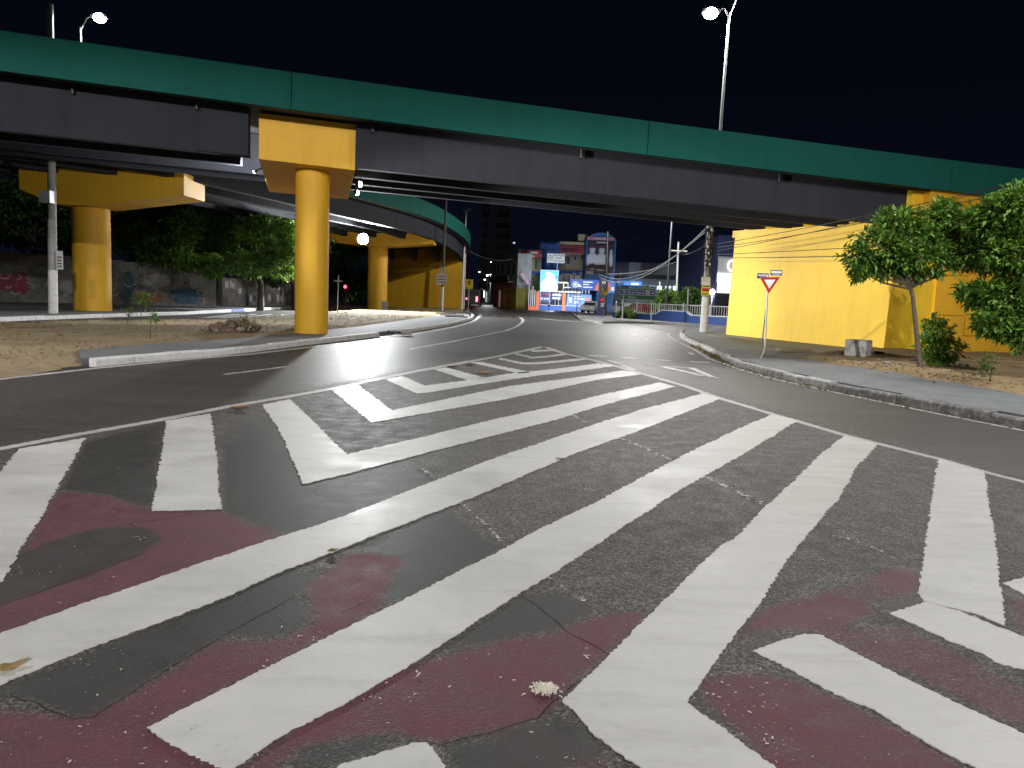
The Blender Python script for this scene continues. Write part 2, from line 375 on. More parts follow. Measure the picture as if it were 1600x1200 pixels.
RED = [
 (1.0, [(-3.408,5.742),(-3.015,5.648),(-2.543,5.361),(-2.034,5.349),(-1.456,4.885),(-1.549,4.627),(-2.233,3.265),(-2.278,3.167),(-2.678,3.739),(-2.857,4.412),(-3.258,5.294)]),
 (1.0, [(-0.955,4.636),(-0.581,4.525),(-0.633,4.258),(-0.619,3.832),(-0.764,3.488),(-1.273,2.624),(-0.863,2.389),(-0.964,2.274),(-1.664,2.232),(-2.011,2.716),(-1.615,2.695),(-1.519,2.693),(-1.391,2.983),(-1.316,3.325),(-1.031,3.369),(-0.882,3.557),(-1.023,3.904),(-1.079,4.034),(-1.022,4.186)]),
 (1.0, [(-0.312,3.24),(-0.055,3.413),(0.251,3.571),(0.526,3.802),(0.784,3.883),(0.485,3.355),(0.334,3.118),(0.254,2.928),(0.163,2.803),(-0.031,2.689),(-0.219,2.594),(-0.317,2.64),(-0.421,2.662),(-0.563,2.595),(-0.696,2.555),(-0.73,2.37),(-0.853,2.362),(-0.793,2.596),(-0.618,2.84),(-0.487,3.053)]),
 (0.62, [(-0.044,2.659),(0.161,2.767),(0.409,2.531),(0.391,2.388),(-0.033,2.362)]),
 (1.0, [(1.228,3.726),(1.368,3.922),(1.831,4.143),(1.997,4.113),(1.993,3.981),(1.885,3.864),(1.628,3.724),(1.29,3.679),(1.098,3.452),(1.025,3.349),(0.964,3.283)]),
 (1.0, [(2.118,4.468),(2.364,4.636),(2.566,4.704),(2.525,4.511),(2.376,4.282),(2.299,4.255),(2.285,4.454)]),
 (0.55, [(1.483,4.063),(2.118,4.468),(2.477,4.729),(2.601,4.684),(2.302,4.189),(2.109,4.124),(1.488,3.696),(1.257,3.676)]),
 (1.0, [(0.835,3.101),(0.969,3.195),(1.173,3.223),(1.353,3.087),(1.49,2.897),(1.637,2.629),(1.694,2.433),(0.956,2.389),(0.906,2.779),(0.832,2.946)]),
 (0.66, [(1.505,3.698),(2.088,3.803),(2.206,3.447),(2.295,3.053),(2.246,2.771),(2.039,2.831),(1.894,3.101),(1.66,3.479)]),
 (0.66, [(2.946,4.349),(3.034,4.124),(2.739,3.696),(2.611,3.797)]),
]
BLACK = [
 (1.0, [(-2.848,4.3),(-2.781,4.693),(-2.636,4.93),(-2.392,4.933),(-2.178,4.768),(-2.157,4.459),(-2.291,4.05),(-2.47,3.621),(-2.555,3.476),(-2.739,3.733)]),
 (1.0, [(-1.964,2.861),(-1.617,3.475),(-1.263,4.241),(-1.045,4.204),(-1.095,3.871),(-1.261,3.437),(-1.408,3.019),(-1.51,2.676),(-1.573,2.663),(-1.781,2.769),(-1.909,2.817)]),
 (0.85, [(-1.242,3.418),(-1.206,3.601),(-1.083,3.829),(-0.971,3.781),(-0.942,3.551),(-1.035,3.382),(-1.186,3.369)]),
 (1.0, [(-4.261,7.593),(-4.024,8.846),(-2.985,6.395),(-2.551,5.36),(-3.034,5.683),(-3.429,5.778)]),
 (0.9, [(-3.791,9.94),(-3.438,10.524),(-2.564,8.442),(-1.696,6.217),(-1.412,6.539),(-0.978,7.426),(-0.664,6.315),(-1.173,5.305),(-1.456,4.885),(-2.021,5.351)]),
 (1.0, [(-1.062,4.132),(-0.772,4.984),(-0.446,5.656),(-0.129,4.927),(-0.001,4.811),(-0.497,3.913),(-0.619,3.832),(-0.633,4.258),(-0.581,4.525),(-0.955,4.636)]),
 (0.9, [(-0.238,3.438),(0.096,4.016),(0.326,4.085),(0.451,3.919),(0.452,3.755),(0.251,3.586),(-0.055,3.427),(-0.267,3.274)]),
 (0.8, [(-2.612,12.242),(-1.57,9.431),(-1.09,8.248),(-0.679,8.333),(-1.295,9.751),(-1.705,9.302)]),
 (0.9, [(-0.218,2.586),(-0.031,2.68),(0.162,2.794),(0.297,2.813),(0.414,2.569),(0.137,2.424),(-0.163,2.405)]),
 (0.8, [(-0.696,2.555),(-0.563,2.595),(-0.421,2.662),(-0.321,2.619),(-0.555,2.433),(-0.698,2.407)]),
 (0.9, [(1.139,3.489),(1.257,3.676),(1.472,3.695),(1.275,3.534),(1.12,3.326)]),
 (0.9, [(2.013,4.07),(2.312,4.209),(2.353,4.148),(2.202,4.027),(2.066,3.963)]),
 (0.9, [(0.756,2.941),(0.829,3.022),(0.906,2.779),(0.987,2.476),(0.946,2.528),(0.86,2.763)]),
]
WHITE = [
 (0.022, [(-0.794,6.947),(-0.7,6.731),(-0.576,6.395)]), (0.013, [(-0.356,5.814),(-0.275,5.628),(-0.157,5.314),(-0.045,4.964),(0.032,4.867)]),
 (0.025, [(0.265,4.292),(0.347,4.134),(0.438,3.961)]), (0.03, [(0.851,10.676),(1.007,9.941)]), (0.03, [(1.306,8.946),(1.462,8.505),(1.663,7.789)]),
 (0.028, [(1.832,7.077),(1.981,6.549),(2.095,6.109)]), (0.035, [(2.452,5.172),(2.553,4.882)]), (0.04, [(2.364,5.333),(2.452,5.172)]),
 (0.018, [(-0.375,3.118),(-0.343,3.081)]), (0.010, [(0.389,3.425),(0.389,3.328),(0.369,3.296)]), (0.012, [(-1.09,8.248),(-1.02,7.735)]),
]
CRACK = [[(0.096,4.016),(0.21,3.812),(0.324,3.556),(0.491,3.356)], [(-0.812,3.7),(-0.692,3.867)], [(-1.51,2.676),(-1.455,2.851),(-1.408,3.019),(-1.266,3.45),(-1.097,3.879)],
         [(-2.47,3.621),(-2.291,4.05),(-2.157,4.459)], [(-1.896,2.808),(-1.781,2.769),(-1.573,2.663),(-1.512,2.68)], [(-0.218,2.586),(-0.031,2.68),(0.147,2.793),(0.333,3.106)], [(-2.573,4.938),(-2.175,5.281)]]

def axis(lo, hi, step, far_lo, far_hi):
    mid = list(np.arange(lo, hi + 1e-6, step))
    left = [lo - 0.3 * 1.55 ** k for k in range(1, 30)]; left = [x for x in left if x > far_lo][::-1]
    right = [mid[-1] + 0.3 * 1.55 ** k for k in range(1, 30)]; right = [x for x in right if x < far_hi]
    return np.array([far_lo] + left + mid + right + [far_hi])
xs = axis(-4.6, 5.2, 0.024, -500, 500); ys = axis(2.1, 7.6, 0.024, -120, 900)
gx, gy = np.meshgrid(xs, ys); gz = np.zeros_like(gx)
near = (gx > -5) & (gx < 5.6) & (gy > 1.8) & (gy < 8)
redc = np.zeros_like(gx); blkc = np.zeros_like(gx); whtc = np.zeros_like(gx)
for w, p in RED: redc = np.maximum(redc, w * in_poly(gx, gy, p))
for w, p in BLACK: blkc = np.maximum(blkc, w * in_poly(gx, gy, p))
def blur(a, n):
    for _ in range(n):
        p = np.pad(a, 1, mode='edge')
        a = (p[1:-1, 1:-1] * 2 + p[:-2, 1:-1] + p[2:, 1:-1] + p[1:-1, :-2] + p[1:-1, 2:]) / 6.0
    return a
redc = blur(redc, 9); blkc = blur(blkc, 9)
redc = np.clip(redc, 0, 1)
for w, p in WHITE:
    whtc = np.maximum(whtc, 0.42 * np.exp(-(seg_dist(gx, gy, p) / (w * 1.1)) ** 2))
for p in CRACK:
    pass
gz += near * 0.0
road_me = bpy.data.meshes.new('road')
ny, nx = gx.shape
idx = np.arange(nx * ny).reshape(ny, nx)
quads = np.stack([idx[:-1, :-1], idx[:-1, 1:], idx[1:, 1:], idx[1:, :-1]], -1).reshape(-1, 4)
road_me.vertices.add(nx * ny)
road_me.vertices.foreach_set('co', np.stack([gx, gy, gz], -1).astype(np.float32).ravel())
road_me.loops.add(quads.size); road_me.loops.foreach_set('vertex_index', quads.astype(np.int32).ravel())
road_me.polygons.add(len(quads)); road_me.polygons.foreach_set('loop_start', (np.arange(len(quads)) * 4).astype(np.int32))
road_me.polygons.foreach_set('loop_total', np.full(len(quads), 4, np.int32))
road_me.update(calc_edges=True); road_me.validate()
ca = road_me.color_attributes.new('paint_layers', 'FLOAT_COLOR', 'POINT')
ca.data.foreach_set('color', np.stack([redc, blkc, whtc, np.ones_like(redc)], -1).astype(np.float32).ravel())
road_me.polygons.foreach_set('use_smooth', [True] * len(road_me.polygons))
road_me.materials.append(M['asphalt'])
road = bpy.data.objects.new('road', road_me); COL.objects.link(road); road['kind'] = 'structure'
LOC['road'] = (0, 0, 0); ROAD = under(road)

# ------------------------------------------------------------------ road markings (each one a raised coat of paint with ragged edges)
def ragged(poly, k=1.0):
    out = []; n = len(poly)
    for i in range(n):
        a = Vector(poly[i]); b = Vector(poly[(i + 1) % n]); d = b - a; L = d.length
        if L < 1e-4: continue
        mid = max(2.0, (a + b).length / 2); step = min(0.09, max(0.013, mid * 0.0042)); c = max(1, int(L / step))
        nrm = Vector((-d.y, d.x)) / L
        for j in range(c):
            t = j / c; q = a.lerp(b, t)
            w = mnoise.noise(Vector((q.x * 1.7, q.y * 1.7, 5.0))) * 0.012 * k
            if j: q = q + nrm * (w + R.uniform(-1, 1) * step * 0.42 * k)
            out.append((q.x, q.y))
    return out
def marking(name, poly, mat=None, z=0.006, k=1.0):
    mb = MB(); mb.prism(ragged(poly, k), 0.0005, z)
    return mb.build(name, mat or M['stripe'], ROAD)
def strip(pts, w0, w1=None):
    w1 = w1 or w0; P_ = [Vector(p) for p in pts]; l, r = [], []
    for i, p in enumerate(P_):
        d = (P_[min(i + 1, len(P_) - 1)] - P_[max(i - 1, 0)]).normalized(); n_ = Vector((-d.y, d.x))
        w = w0 + (w1 - w0) * i / max(1, len(P_) - 1)
        l.append(p + n_ * w / 2); r.append(p - n_ * w / 2)
    return [tuple(v) for v in l] + [tuple(v) for v in r[::-1]]

STRIPES = [
 [(-4.625,7.128),(-4.349,7.752),(-3.258,5.294),(-2.65,3.89),(-2.31,3.134),(-2.948,3.476),(-3.25,4.147),(-4.211,6.235)],
 [(-4.049,8.934),(-3.781,9.553),(-3.306,8.442),(-2.563,6.64),(-2.203,5.732),(-2.058,5.413),(-2.514,5.299),(-2.975,6.397),(-3.444,7.522)],
 [(-3.419,10.465),(-3.231,11.123),(-2.091,8.546),(-1.596,7.433),(-0.948,8.589),(-0.265,9.897),(0.647,11.451),(1.68,13.323),(2.979,15.504),(3.191,14.897),(1.518,11.975),(0.579,10.101),(-0.227,8.744),(-0.842,7.671),(-1.405,6.662),(-1.696,6.217),(-1.928,6.829),(-2.588,8.519)],
 [(-2.898,12.322),(-2.64,13.14),(-1.62,10.396),(-0.985,11.855),(0.001,13.933),(1.323,15.893),(2.612,17.97),(2.902,17.175),(1.724,15.538),(0.76,13.685),(0.009,12.226),(-0.886,10.712),(-1.713,9.348)],
 [(-2.352,14.181),(-2.141,14.846),(-1.526,13.418),(-0.899,14.48),(0.128,16.518),(0.957,17.608),(2.2,19.725),(2.585,19.147),(1.436,17.337),(0.43,15.817),(-0.408,14.32),(-1.393,12.455),(-1.544,12.324)],
 [(-1.707,16.503),(-1.474,16.983),(-0.549,15.136),(-0.843,14.557)],
 [(-1.005,18.46),(-0.771,18.752),(0.433,16.568),(0.141,16.312)],
 [(-0.349,20.372),(0.026,19.509),(0.282,19.046),(0.675,19.417),(1.112,20.019),(1.726,21.037),(1.932,21.385),(2.027,20.874),(1.667,20.279),(1.08,19.41),(0.657,18.844),(0.277,18.638),(0.027,18.93),(-0.407,19.916)],
 [(0.022,21.971),(0.114,22.198),(0.517,21.118),(0.885,21.537),(1.512,22.942),(1.639,22.566),(0.864,20.972),(0.487,20.521)],
 [(0.529,23.534),(0.656,23.894),(1.343,24.463),(1.403,24.08),(0.639,23.201)],
 [(-2.339,3.174),(-2.266,3.314),(-2.09,3.689),(-1.856,4.127),(-1.561,4.663),(-1.177,5.32),(-0.693,6.377),(0.027,7.87),(1.135,9.971),(2.063,11.629),(2.887,12.911),(3.455,13.872),(3.615,13.208),(2.509,11.159),(1.629,9.545),(0.701,7.966),(0.033,6.609),(-0.449,5.692),(-0.769,5.128),(-1.026,4.652),(-1.263,4.241),(-1.411,3.883),(-1.644,3.487),(-1.821,3.205),(-1.974,2.876),(-2.032,2.746)],
 [(-1.273,2.624),(-1.128,2.865),(-0.962,3.145),(-0.764,3.488),(-0.426,4.055),(-0.094,4.616),(0.231,5.227),(0.716,6.007),(1.202,6.896),(1.83,8.013),(2.675,9.454),(3.92,11.455),(4.124,10.959),(3.133,9.246),(2.475,8.134),(1.518,6.567),(1.112,5.839),(0.789,5.284),(0.291,4.378),(0.089,4.033),(-0.271,3.401),(-0.484,3.037),(-0.614,2.822),(-0.79,2.588),(-0.877,2.409),(-0.908,2.397),(-1.166,2.543)],
 [(0.249,2.923),(0.42,3.21),(0.583,3.509),(0.809,3.911),(1.024,4.281),(1.439,5.009),(1.586,5.179),(2.007,5.946),(2.539,6.819),(3.388,8.305),(4.285,9.755),(4.445,9.183),(3.52,7.694),(2.862,6.486),(2.421,5.789),(1.764,4.708),(1.314,3.9),(1.024,3.413),(0.856,3.119),(0.756,2.941),(0.86,2.763),(0.971,2.541),(1.012,2.433),(0.542,2.404),(0.494,2.5),(0.429,2.582),(0.349,2.698),(0.304,2.813)],
 [(4.766,8.424),(4.91,7.816),(4.085,6.394),(3.617,5.566),(3.117,4.706),(2.602,3.819),(2.554,3.975),(2.345,4.147),(2.374,4.272),(2.618,4.686),(3.146,5.601),(3.864,6.861)],
 [(2.058,3.946),(2.346,4.129),(2.475,4.019),(2.588,3.787),(2.62,3.715),(2.724,3.457),(3.005,2.678),(2.662,2.345),(2.456,3.091),(2.383,3.355),(2.304,3.41),(2.279,3.518),(2.197,3.628),(2.121,3.83)],
 [(2.999,4.486),(3.211,4.616),(3.516,4.704),(3.718,3.857),(3.226,3.314),(3.095,4.06),(3.008,4.307)],
 [(1.172,3.438),(1.476,3.636),(1.564,3.644),(1.654,3.466),(1.759,3.269),(1.898,3.014),(2.024,2.808),(2.127,2.641),(2.367,2.254),(2.045,1.914),(1.854,2.269),(1.784,2.438),(1.689,2.586),(1.625,2.68),(1.513,2.947),(1.396,3.08),(1.263,3.319)],
 [(-0.604,2.295),(-0.53,2.449),(-0.418,2.515),(-0.31,2.588),(-0.258,2.596),(-0.232,2.566),(-0.177,2.464),(-0.115,2.325)],
]
for p in STRIPES: marking('zebra_stripe', p)
marking('border_line', strip([(-4.869,6.872),(-4.795,7.11),(-4.579,7.775),(-4.146,8.982),(-3.777,10.242),(-3.336,11.383),(-2.857,12.782),(-2.456,14.371),(-1.776,16.624),(-1.072,18.802),(-0.378,20.92),(1.03,25.917)], 0.11, 0.22), M['line'], 0.004, 0.6)
marking('border_line', strip([(1.03,25.917),(1.498,23.014),(2.033,21.321),(2.542,19.183),(2.907,17.471),(3.376,15.18),(3.615,13.208),(3.943,11.525),(4.307,9.806),(4.483,9.231),(4.766,8.424),(4.897,7.784),(5.034,7.392),(5.149,6.849),(5.281,5.858),(5.345,4.752)], 0.20, 0.085), M['line'], 0.004, 0.6)
M['seam'] = plain('dark_seam', (0.012, 0.012, 0.012), 0.9)
for p in CRACK:
    q_ = [Vector(a) for a in p]; pts = []
    for a, b in zip(q_, q_[1:]):
        n_ = max(2, int((b - a).length / 0.03))
        for i in range(n_): pts.append(a.lerp(b, i / n_) + Vector((mnoise.noise(Vector((a.x + i * .31, a.y, 1))), mnoise.noise(Vector((a.x, a.y + i * .31, 4))))) * 0.012)
    pts.append(q_[-1]); l_, r_ = [], []
    for i, v_ in enumerate(pts):
        d_ = (pts[min(i + 1, len(pts) - 1)] - pts[max(i - 1, 0)]).normalized(); n_ = Vector((-d_.y, d_.x)); w_ = 0.0018 + 0.0035 * abs(mnoise.noise(Vector((v_.x * 9, v_.y * 9, 2))))
        l_.append((v_ + n_ * w_)); r_.append((v_ - n_ * w_))
    mb = MB(); n_ = len(pts); mb.add([(v_.x, v_.y, .0014) for v_ in l_ + r_], [(i + 1, i, n_ + i, n_ + i + 1) for i in range(n_ - 1)]); mb.build('crack', M['seam'], ROAD)
# lines along the two kerbs and across the junction
marking('edge_line', strip([(-8.541,11.567),(-8.138,12.129),(-7.731,14.196),(-7.003,16.722),(-6.283,18.748),(-5.318,23.451),(-4.178,29.07),(-3.121,38.223),(-2.614,47.963),(-2.807,62.647),(-3.117,70.736)], 0.12, 0.3), M['line'], 0.004, 0.6)
marking('edge_line', strip([(9.243,43.886),(8.476,42.051),(7.925,39.786),(7.306,35.583),(6.858,31.315),(6.494,27.602),(5.878,22.958),(5.796,19.354),(5.847,17.574),(6.286,15.054),(6.776,12.746),(7.277,10.806),(7.479,9.839),(7.936,7.17)], 0.16, 0.085), M['line'], 0.004, 0.6)
marking('lane_line', strip([(-5.27,14.01),(-4.984,14.874),(-4.674,15.844)], 0.08), M['line'], 0.004)
marking('lane_line', strip([(-2.991,22.158),(-2.232,26.178),(-1.16,32.5),(-0.405,36.954),(0.091,42.309),(0.462,49.13),(0.663,56.461),(0.474,63.509)], 0.13, 0.2), M['line'], 0.004)
for a in ([(2.195,22.474),(2.727,22.373)], [(3.097,22.076),(3.575,21.959)], [(4.007,21.71),(4.457,21.7)], [(4.961,21.606),(5.554,21.598)]):
    marking('junction_dash', strip(a, 0.26), M['stripe'], 0.005, 0.7)
marking('yield_triangle', strip([(3.465,19.905),(3.821,19.592),(4.522,19.438),(4.475,16.928),(4.3,17.495),(4.027,18.63),(3.751,19.654)], 0.18), M['stripe'], 0.005, 0.6)
for a in ([(5.862,38.804),(5.915,36.893)], [(5.896,35.111),(5.848,33.47)], [(5.734,30.589),(5.813,29.806)], [(5.805,29.011),(5.772,28.241)], [(2.591,20.927),(2.778,19.986)], [(2.758,19.592),(2.879,18.241)], [(5.87,25.648),(5.788,24.733)]):
    marking('worn_dash', strip(a, 0.16), M['line'], 0.004)
for a in ([(-2.849,67.244),(-2.447,66.94)], [(-2.003,66.957),(-1.495,66.602)], [(-0.989,66.025),(-0.384,65.628)], [(0.106,65.068),(0.958,64.237)], [(1.376,63.83),(1.778,63.015)], [(2.162,62.021),(3.343,59.177),(5.158,57.485)]):
    marking('stop_dash', strip(a, 0.42), M['stripe'], 0.005)
marking('junction_line', strip([(5.941,57.681),(6.115,53.296),(7.958,56.022),(9.324,57.282)], 0.28), M['line'], 0.005)
for a in ([(-15.532,38.827),(-16.357,45.632)], [(-14.904,39.129),(-15.742,46.733)], [(-14.327,39.969),(-15.098,47.889)], [(-13.702,40.879),(-14.293,48.394)], [(-13.048,41.831),(-13.407,47.257)]):
    marking('crossing_bar', strip(a, 0.4), M['stripe'], 0.005)

# ------------------------------------------------------------------ pavements, kerbs, bare ground
def slab(name, poly, z0, z1, mat):
    mb = MB(); mb.prism(poly, z0, z1); o = mb.build(name, mat); o['kind'] = 'structure'; return o
def terrain(name, poly, mat, step, base, rise, amp, edge_noise=0.25):
    xs_ = np.arange(min(p[0] for p in poly) - 0.5, max(p[0] for p in poly) + 0.5, step)
    ys_ = np.arange(min(p[1] for p in poly) - 0.5, max(p[1] for p in poly) + 0.5, step)
    X, Y = np.meshgrid(xs_, ys_)
    ins = in_poly(X, Y, poly); d = seg_dist(X, Y, poly, True); d = np.where(ins, d, -d)
    nz = np.array([mnoise.noise(Vector((x * 0.8, y * 0.8, 2.0))) + 0.5 * mnoise.noise(Vector((x * 3.1, y * 3.1, 7.0))) for x, y in zip(X.ravel(), Y.ravel())]).reshape(X.shape)
    d = d + nz * edge_noise
    Z = base + np.minimum(np.maximum(d, -0.3) * 0.22, rise) + amp * nz
    Z = np.where(d < 0, base - 0.06 + d * 0.3, Z)
    keep = d > -0.25
    idx = -np.ones(X.shape, int); idx[keep] = np.arange(keep.sum())
    verts = list(zip(X[keep].tolist(), Y[keep].tolist(), Z[keep].tolist())); faces = []
    for j in range(X.shape[0] - 1):
        for i in range(X.shape[1] - 1):
            q = (idx[j, i], idx[j, i + 1], idx[j + 1, i + 1], idx[j + 1, i])
            if min(q) >= 0: faces.append(tuple(int(t) for t in q))
    mb = MB(); mb.add(verts, faces); o = mb.build(name, mat, None, True); o['kind'] = 'structure'
    return o
def resample(pts, step):
    P_ = [Vector(p) for p in pts]; out = [P_[0]]; need = step
    for a, b in zip(P_, P_[1:]):
        L = (b - a).length; t = need
        while t <= L:
            out.append(a.lerp(b, t / L)); t += step
        need = t - L
    return out
def kerb(parent, pts, mats, width, h, step=1.0, side=1, jit=0.012, name='kerb_stone', z0=0.0):
    q = resample(pts, step)
    for i, (a, b) in enumerate(zip(q, q[1:])):
        d = (b - a).normalized(); n_ = Vector((-d.y, d.x)) * side; a2 = a + d * 0.008; b2 = b - d * 0.008
        j = lambda: R.uniform(-jit, jit); hz = h + j()
        c = 0.03
        mb = MB(); ja, jb = n_ * j(), n_ * j()
        prof = [(0.0, z0), (0.0, hz - c), (c, hz), (width, hz + 0.003), (width, z0)]
        va = [(a2 + n_ * u + ja) for u, _ in prof]; vb = [(b2 + n_ * u + jb) for u, _ in prof]
        v = [(p.x, p.y, prof[k][1]) for k, p in enumerate(va)] + [(p.x, p.y, prof[k][1] + R.uniform(-.004, .004) * (prof[k][1] > z0)) for k, p in enumerate(vb)]
        n = 5
        mb.add(v, [(0, 1, 2, 3, 4), (9, 8, 7, 6, 5)] + [(k, k + n, (k + 1) % n + n, (k + 1) % n) for k in range(n)])
        m = mats(i, a) if callable(mats) else mats
        mb.build(name, m, parent)

# left traffic island: white kerb, grey strip behind it, bare dirt
KL = [(-7.847,14.411),(-7.532,15.641),(-7.096,16.945),(-6.579,18.699),(-6.007,22.379),(-5.258,26.044),(-4.721,28.989)]
KL2 = [(-4.594,30.542),(-4.068,34.206),(-3.476,40.472),(-3.021,48.101),(-2.949,53.984),(-3.136,60.034),(-3.676,67.067),(-4.844,76.653)]
kroot = structure('island_kerb')
kerb(kroot, KL, M['kerb_white'], 0.16, 0.15, 1.0)
kerb(kroot, KL2, M['kerb_white'], 0.16, 0.14, 1.0)
slab('island_path', [(-8.216,14.594),(-7.754,16.103),(-7.289,17.408),(-6.778,19.264),(-6.188,23.051),(-5.42,26.843),(-4.869,29.889),(-4.196,35.269),(-3.582,41.695),(-3.242,47.827),(-3.242,54.393),(-3.51,60.467),(-4.571,72.363),(-5.248,60.835),(-5.958,43.867),(-6.603,32.675),(-7.181,26.741),(-7.935,22.552),(-8.485,20.269),(-9.045,18.009),(-9.283,16.305)], 0.0, 0.135, M['sidewalk_far'])
terrain('island_ground', [(-8.585,10.649),(-8.061,12.014),(-7.994,13.065),(-8.343,14.822),(-9.016,16.44),(-9.003,17.924),(-8.44,20.162),(-7.888,22.42),(-7.131,26.557),(-6.547,32.4),(-5.891,43.375),(-5.248,60.835),(-5.17,77.716),(-6.149,90.064),(-8.448,89.115),(-12.291,72.587),(-13.131,55.733),(-13.192,47.614),(-13.071,34.692),(-14.981,31.159),(-16.836,25.186),(-17.831,22.227)], M['dirt'], 0.16, 0.05, 0.13, 0.028)
ibk = structure('island_back_kerb')
kerb(ibk, [(-11.719,69.218),(-12.481,61.652),(-12.835,54.478),(-12.875,46.47),(-12.739,35.372),(-13.766,32.904),(-14.861,30.909)], M['kerb_white'], 0.15, 0.12, 1.6)
# far left pavement in front of the painted wall
slab('pavement', [(-19.58,23.439),(-19.22,28.765),(-18.822,36.039),(-18.08,41.733),(-18.355,53.435),(-18.405,68.461),(-22.2,80.098),(-24.531,62.375),(-35.672,53.461),(-40.955,49.14)], 0.0, 0.135, M['sidewalk_far'])
kf = structure('pavement_kerb')
kerb(kf, [(-19.345,23.156),(-18.938,28.341),(-18.545,35.508),(-17.887,41.287),(-18.105,52.707),(-18.38,60.858)], lambda i, a: M['kerb_blue'] if 25.0 < (a - Vector([(-19.345,23.156),(-18.938,28.341)][0])).length < 27.6 else M['kerb_white'], 0.16, 0.16, 1.3)
# right pavement
KR = [(9.602,44.032),(9.156,42.621),(8.712,40.77),(7.725,35.332),(6.586,25.438),(5.916,20.402),(6.141,16.996),(6.479,14.515),(7.055,11.985),(7.37,10.934),(7.675,9.879),(8.362,7.281)]
slab('sidewalk', [(9.02,41.02),(8.242,37.441),(6.868,26.035),(6.269,21.147),(6.436,17.58),(6.804,15.114),(7.4,12.512),(7.742,11.441),(8.054,10.323),(8.732,7.583),(12.181,7.551),(13.351,14.491),(24.747,32.434),(21.252,32.084),(18.366,31.661),(15.782,32.933),(15.688,36.507),(12.459,45.389),(15.311,55.874),(11.413,47.99),(9.607,43.551)], 0.0, 0.138, M['sidewalk'])
ks = structure('sidewalk_kerb')
kerb(ks, KR, lambda i, a: M['kerb_mid'] if a.y > 16.2 else M['kerb_old'], 0.17, 0.155, 1.0, 1, 0.02)
terrain('planting_ground', [(8.352,22.634),(11.276,27.241),(14.163,32.324),(14.401,30.051),(17.036,29.373),(20.935,30.065),(25.199,20.166),(12.879,8.471),(9.654,10.432),(9.426,12.491),(9.598,14.365),(9.487,16.265),(9.343,18.737),(8.768,20.448)], M['dirt_right'], 0.08, 0.15, 0.10, 0.03, 0.22)
terrain('sand_patch', [(9.284,27.456),(10.398,29.398),(10.995,28.096),(9.89,25.854),(8.843,25.437)], M['sand'], 0.08, 0.14, 0.03, 0.01, 0.2)
# verge along the blue wall on the far side of the junction
slab('far_pavement', [(5.415,64.641),(6.523,56.898),(8.519,60.015),(11.552,60.514),(15.693,56.248),(17.632,53.608),(19.812,60.283),(18.339,65.799),(13.891,71.001),(10.484,81.184),(8.083,96.945),(7.398,104.363)], 0.0, 0.13, M['sidewalk_far'])
slab('forecourt', [(3.007,102.055),(7.888,94.584),(10.271,79.52),(13.263,69.246),(17.74,63.639),(19.511,59.359),(50.269,122.458),(85.335,349.414),(16.576,210.33)], 0.0, 0.10, M['sidewalk_far'])
kfar = structure('far_kerb')
kerb(kfar, [(7.025,99.041),(5.243,62.555),(6.321,55.117),(8.266,58.211),(11.205,58.681),(15.211,54.506),(17.16,52.163)], M['concrete'], 0.16, 0.14, 2.0)

# ------------------------------------------------------------------ near overpass
def yp(x): return 28.3 + 0.2 * (x - 14.3)
def ztop(x): return 7.76 - 0.0455 * x + 0.0003 * x * x
def zbot(x): return 5.31 - 0.037 * x
UX, UY = 1 / math.hypot(1, .2), .2 / math.hypot(1, .2)      # along the deck; (-UY, UX) points across it
def deck_sweep(mb, xs_, off0, off1, lo, hi, se=0.05):
    # box section between lateral offsets, following the deck; lo/hi are functions of x
    v, f = [], []
    for x in xs_:
        for (o, fn) in ((off0, lo), (off1, lo), (off1, hi), (off0, hi)):
            v.append((x - UY * o, yp(x) + UX * o, fn(x) + se * o))
    for i in range(len(xs_) - 1):
        for k in range(4):
            k2 = (k + 1) % 4
            f.append((i * 4 + k, (i + 1) * 4 + k, (i + 1) * 4 + k2, i * 4 + k2))
    f.append((0, 1, 2, 3)); n = (len(xs_) - 1) * 4; f.append((n + 3, n + 2, n + 1, n))
    mb.add(v, f)
WNEAR, WFAR = Vector((13.86, 28.86)), Vector((10.91, 39.73))
def x_wall(y): return WNEAR.x + (WFAR.x - WNEAR.x) * (y - WNEAR.y) / (WFAR.y - WNEAR.y)
ov = thing('overpass', 'grey girder overpass with green parapet crossing the whole foreground junction', 'overpass', (0, 26, 0))
joints = [-44, -33, -21.4, -7.0, 4.2, 15.6, 30, 48]
for a, b in zip(joints, joints[1:]):
    mb = MB(); deck_sweep(mb, [a + .012, (a + b) / 2, b - .012], 0.0, 0.22, lambda x: ztop(x) - 1.09, ztop); mb.build('parapet', M['green'], ov)
    mb = MB(); deck_sweep(mb, [a + .012, b - .012], 11.2, 11.42, lambda x: ztop(x) - 1.09, ztop); mb.build('parapet', M['green'], ov)
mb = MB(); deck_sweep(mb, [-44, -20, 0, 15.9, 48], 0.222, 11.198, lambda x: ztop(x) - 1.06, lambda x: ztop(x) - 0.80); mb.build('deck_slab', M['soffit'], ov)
CAPL, CAPR = -8.08, -4.86
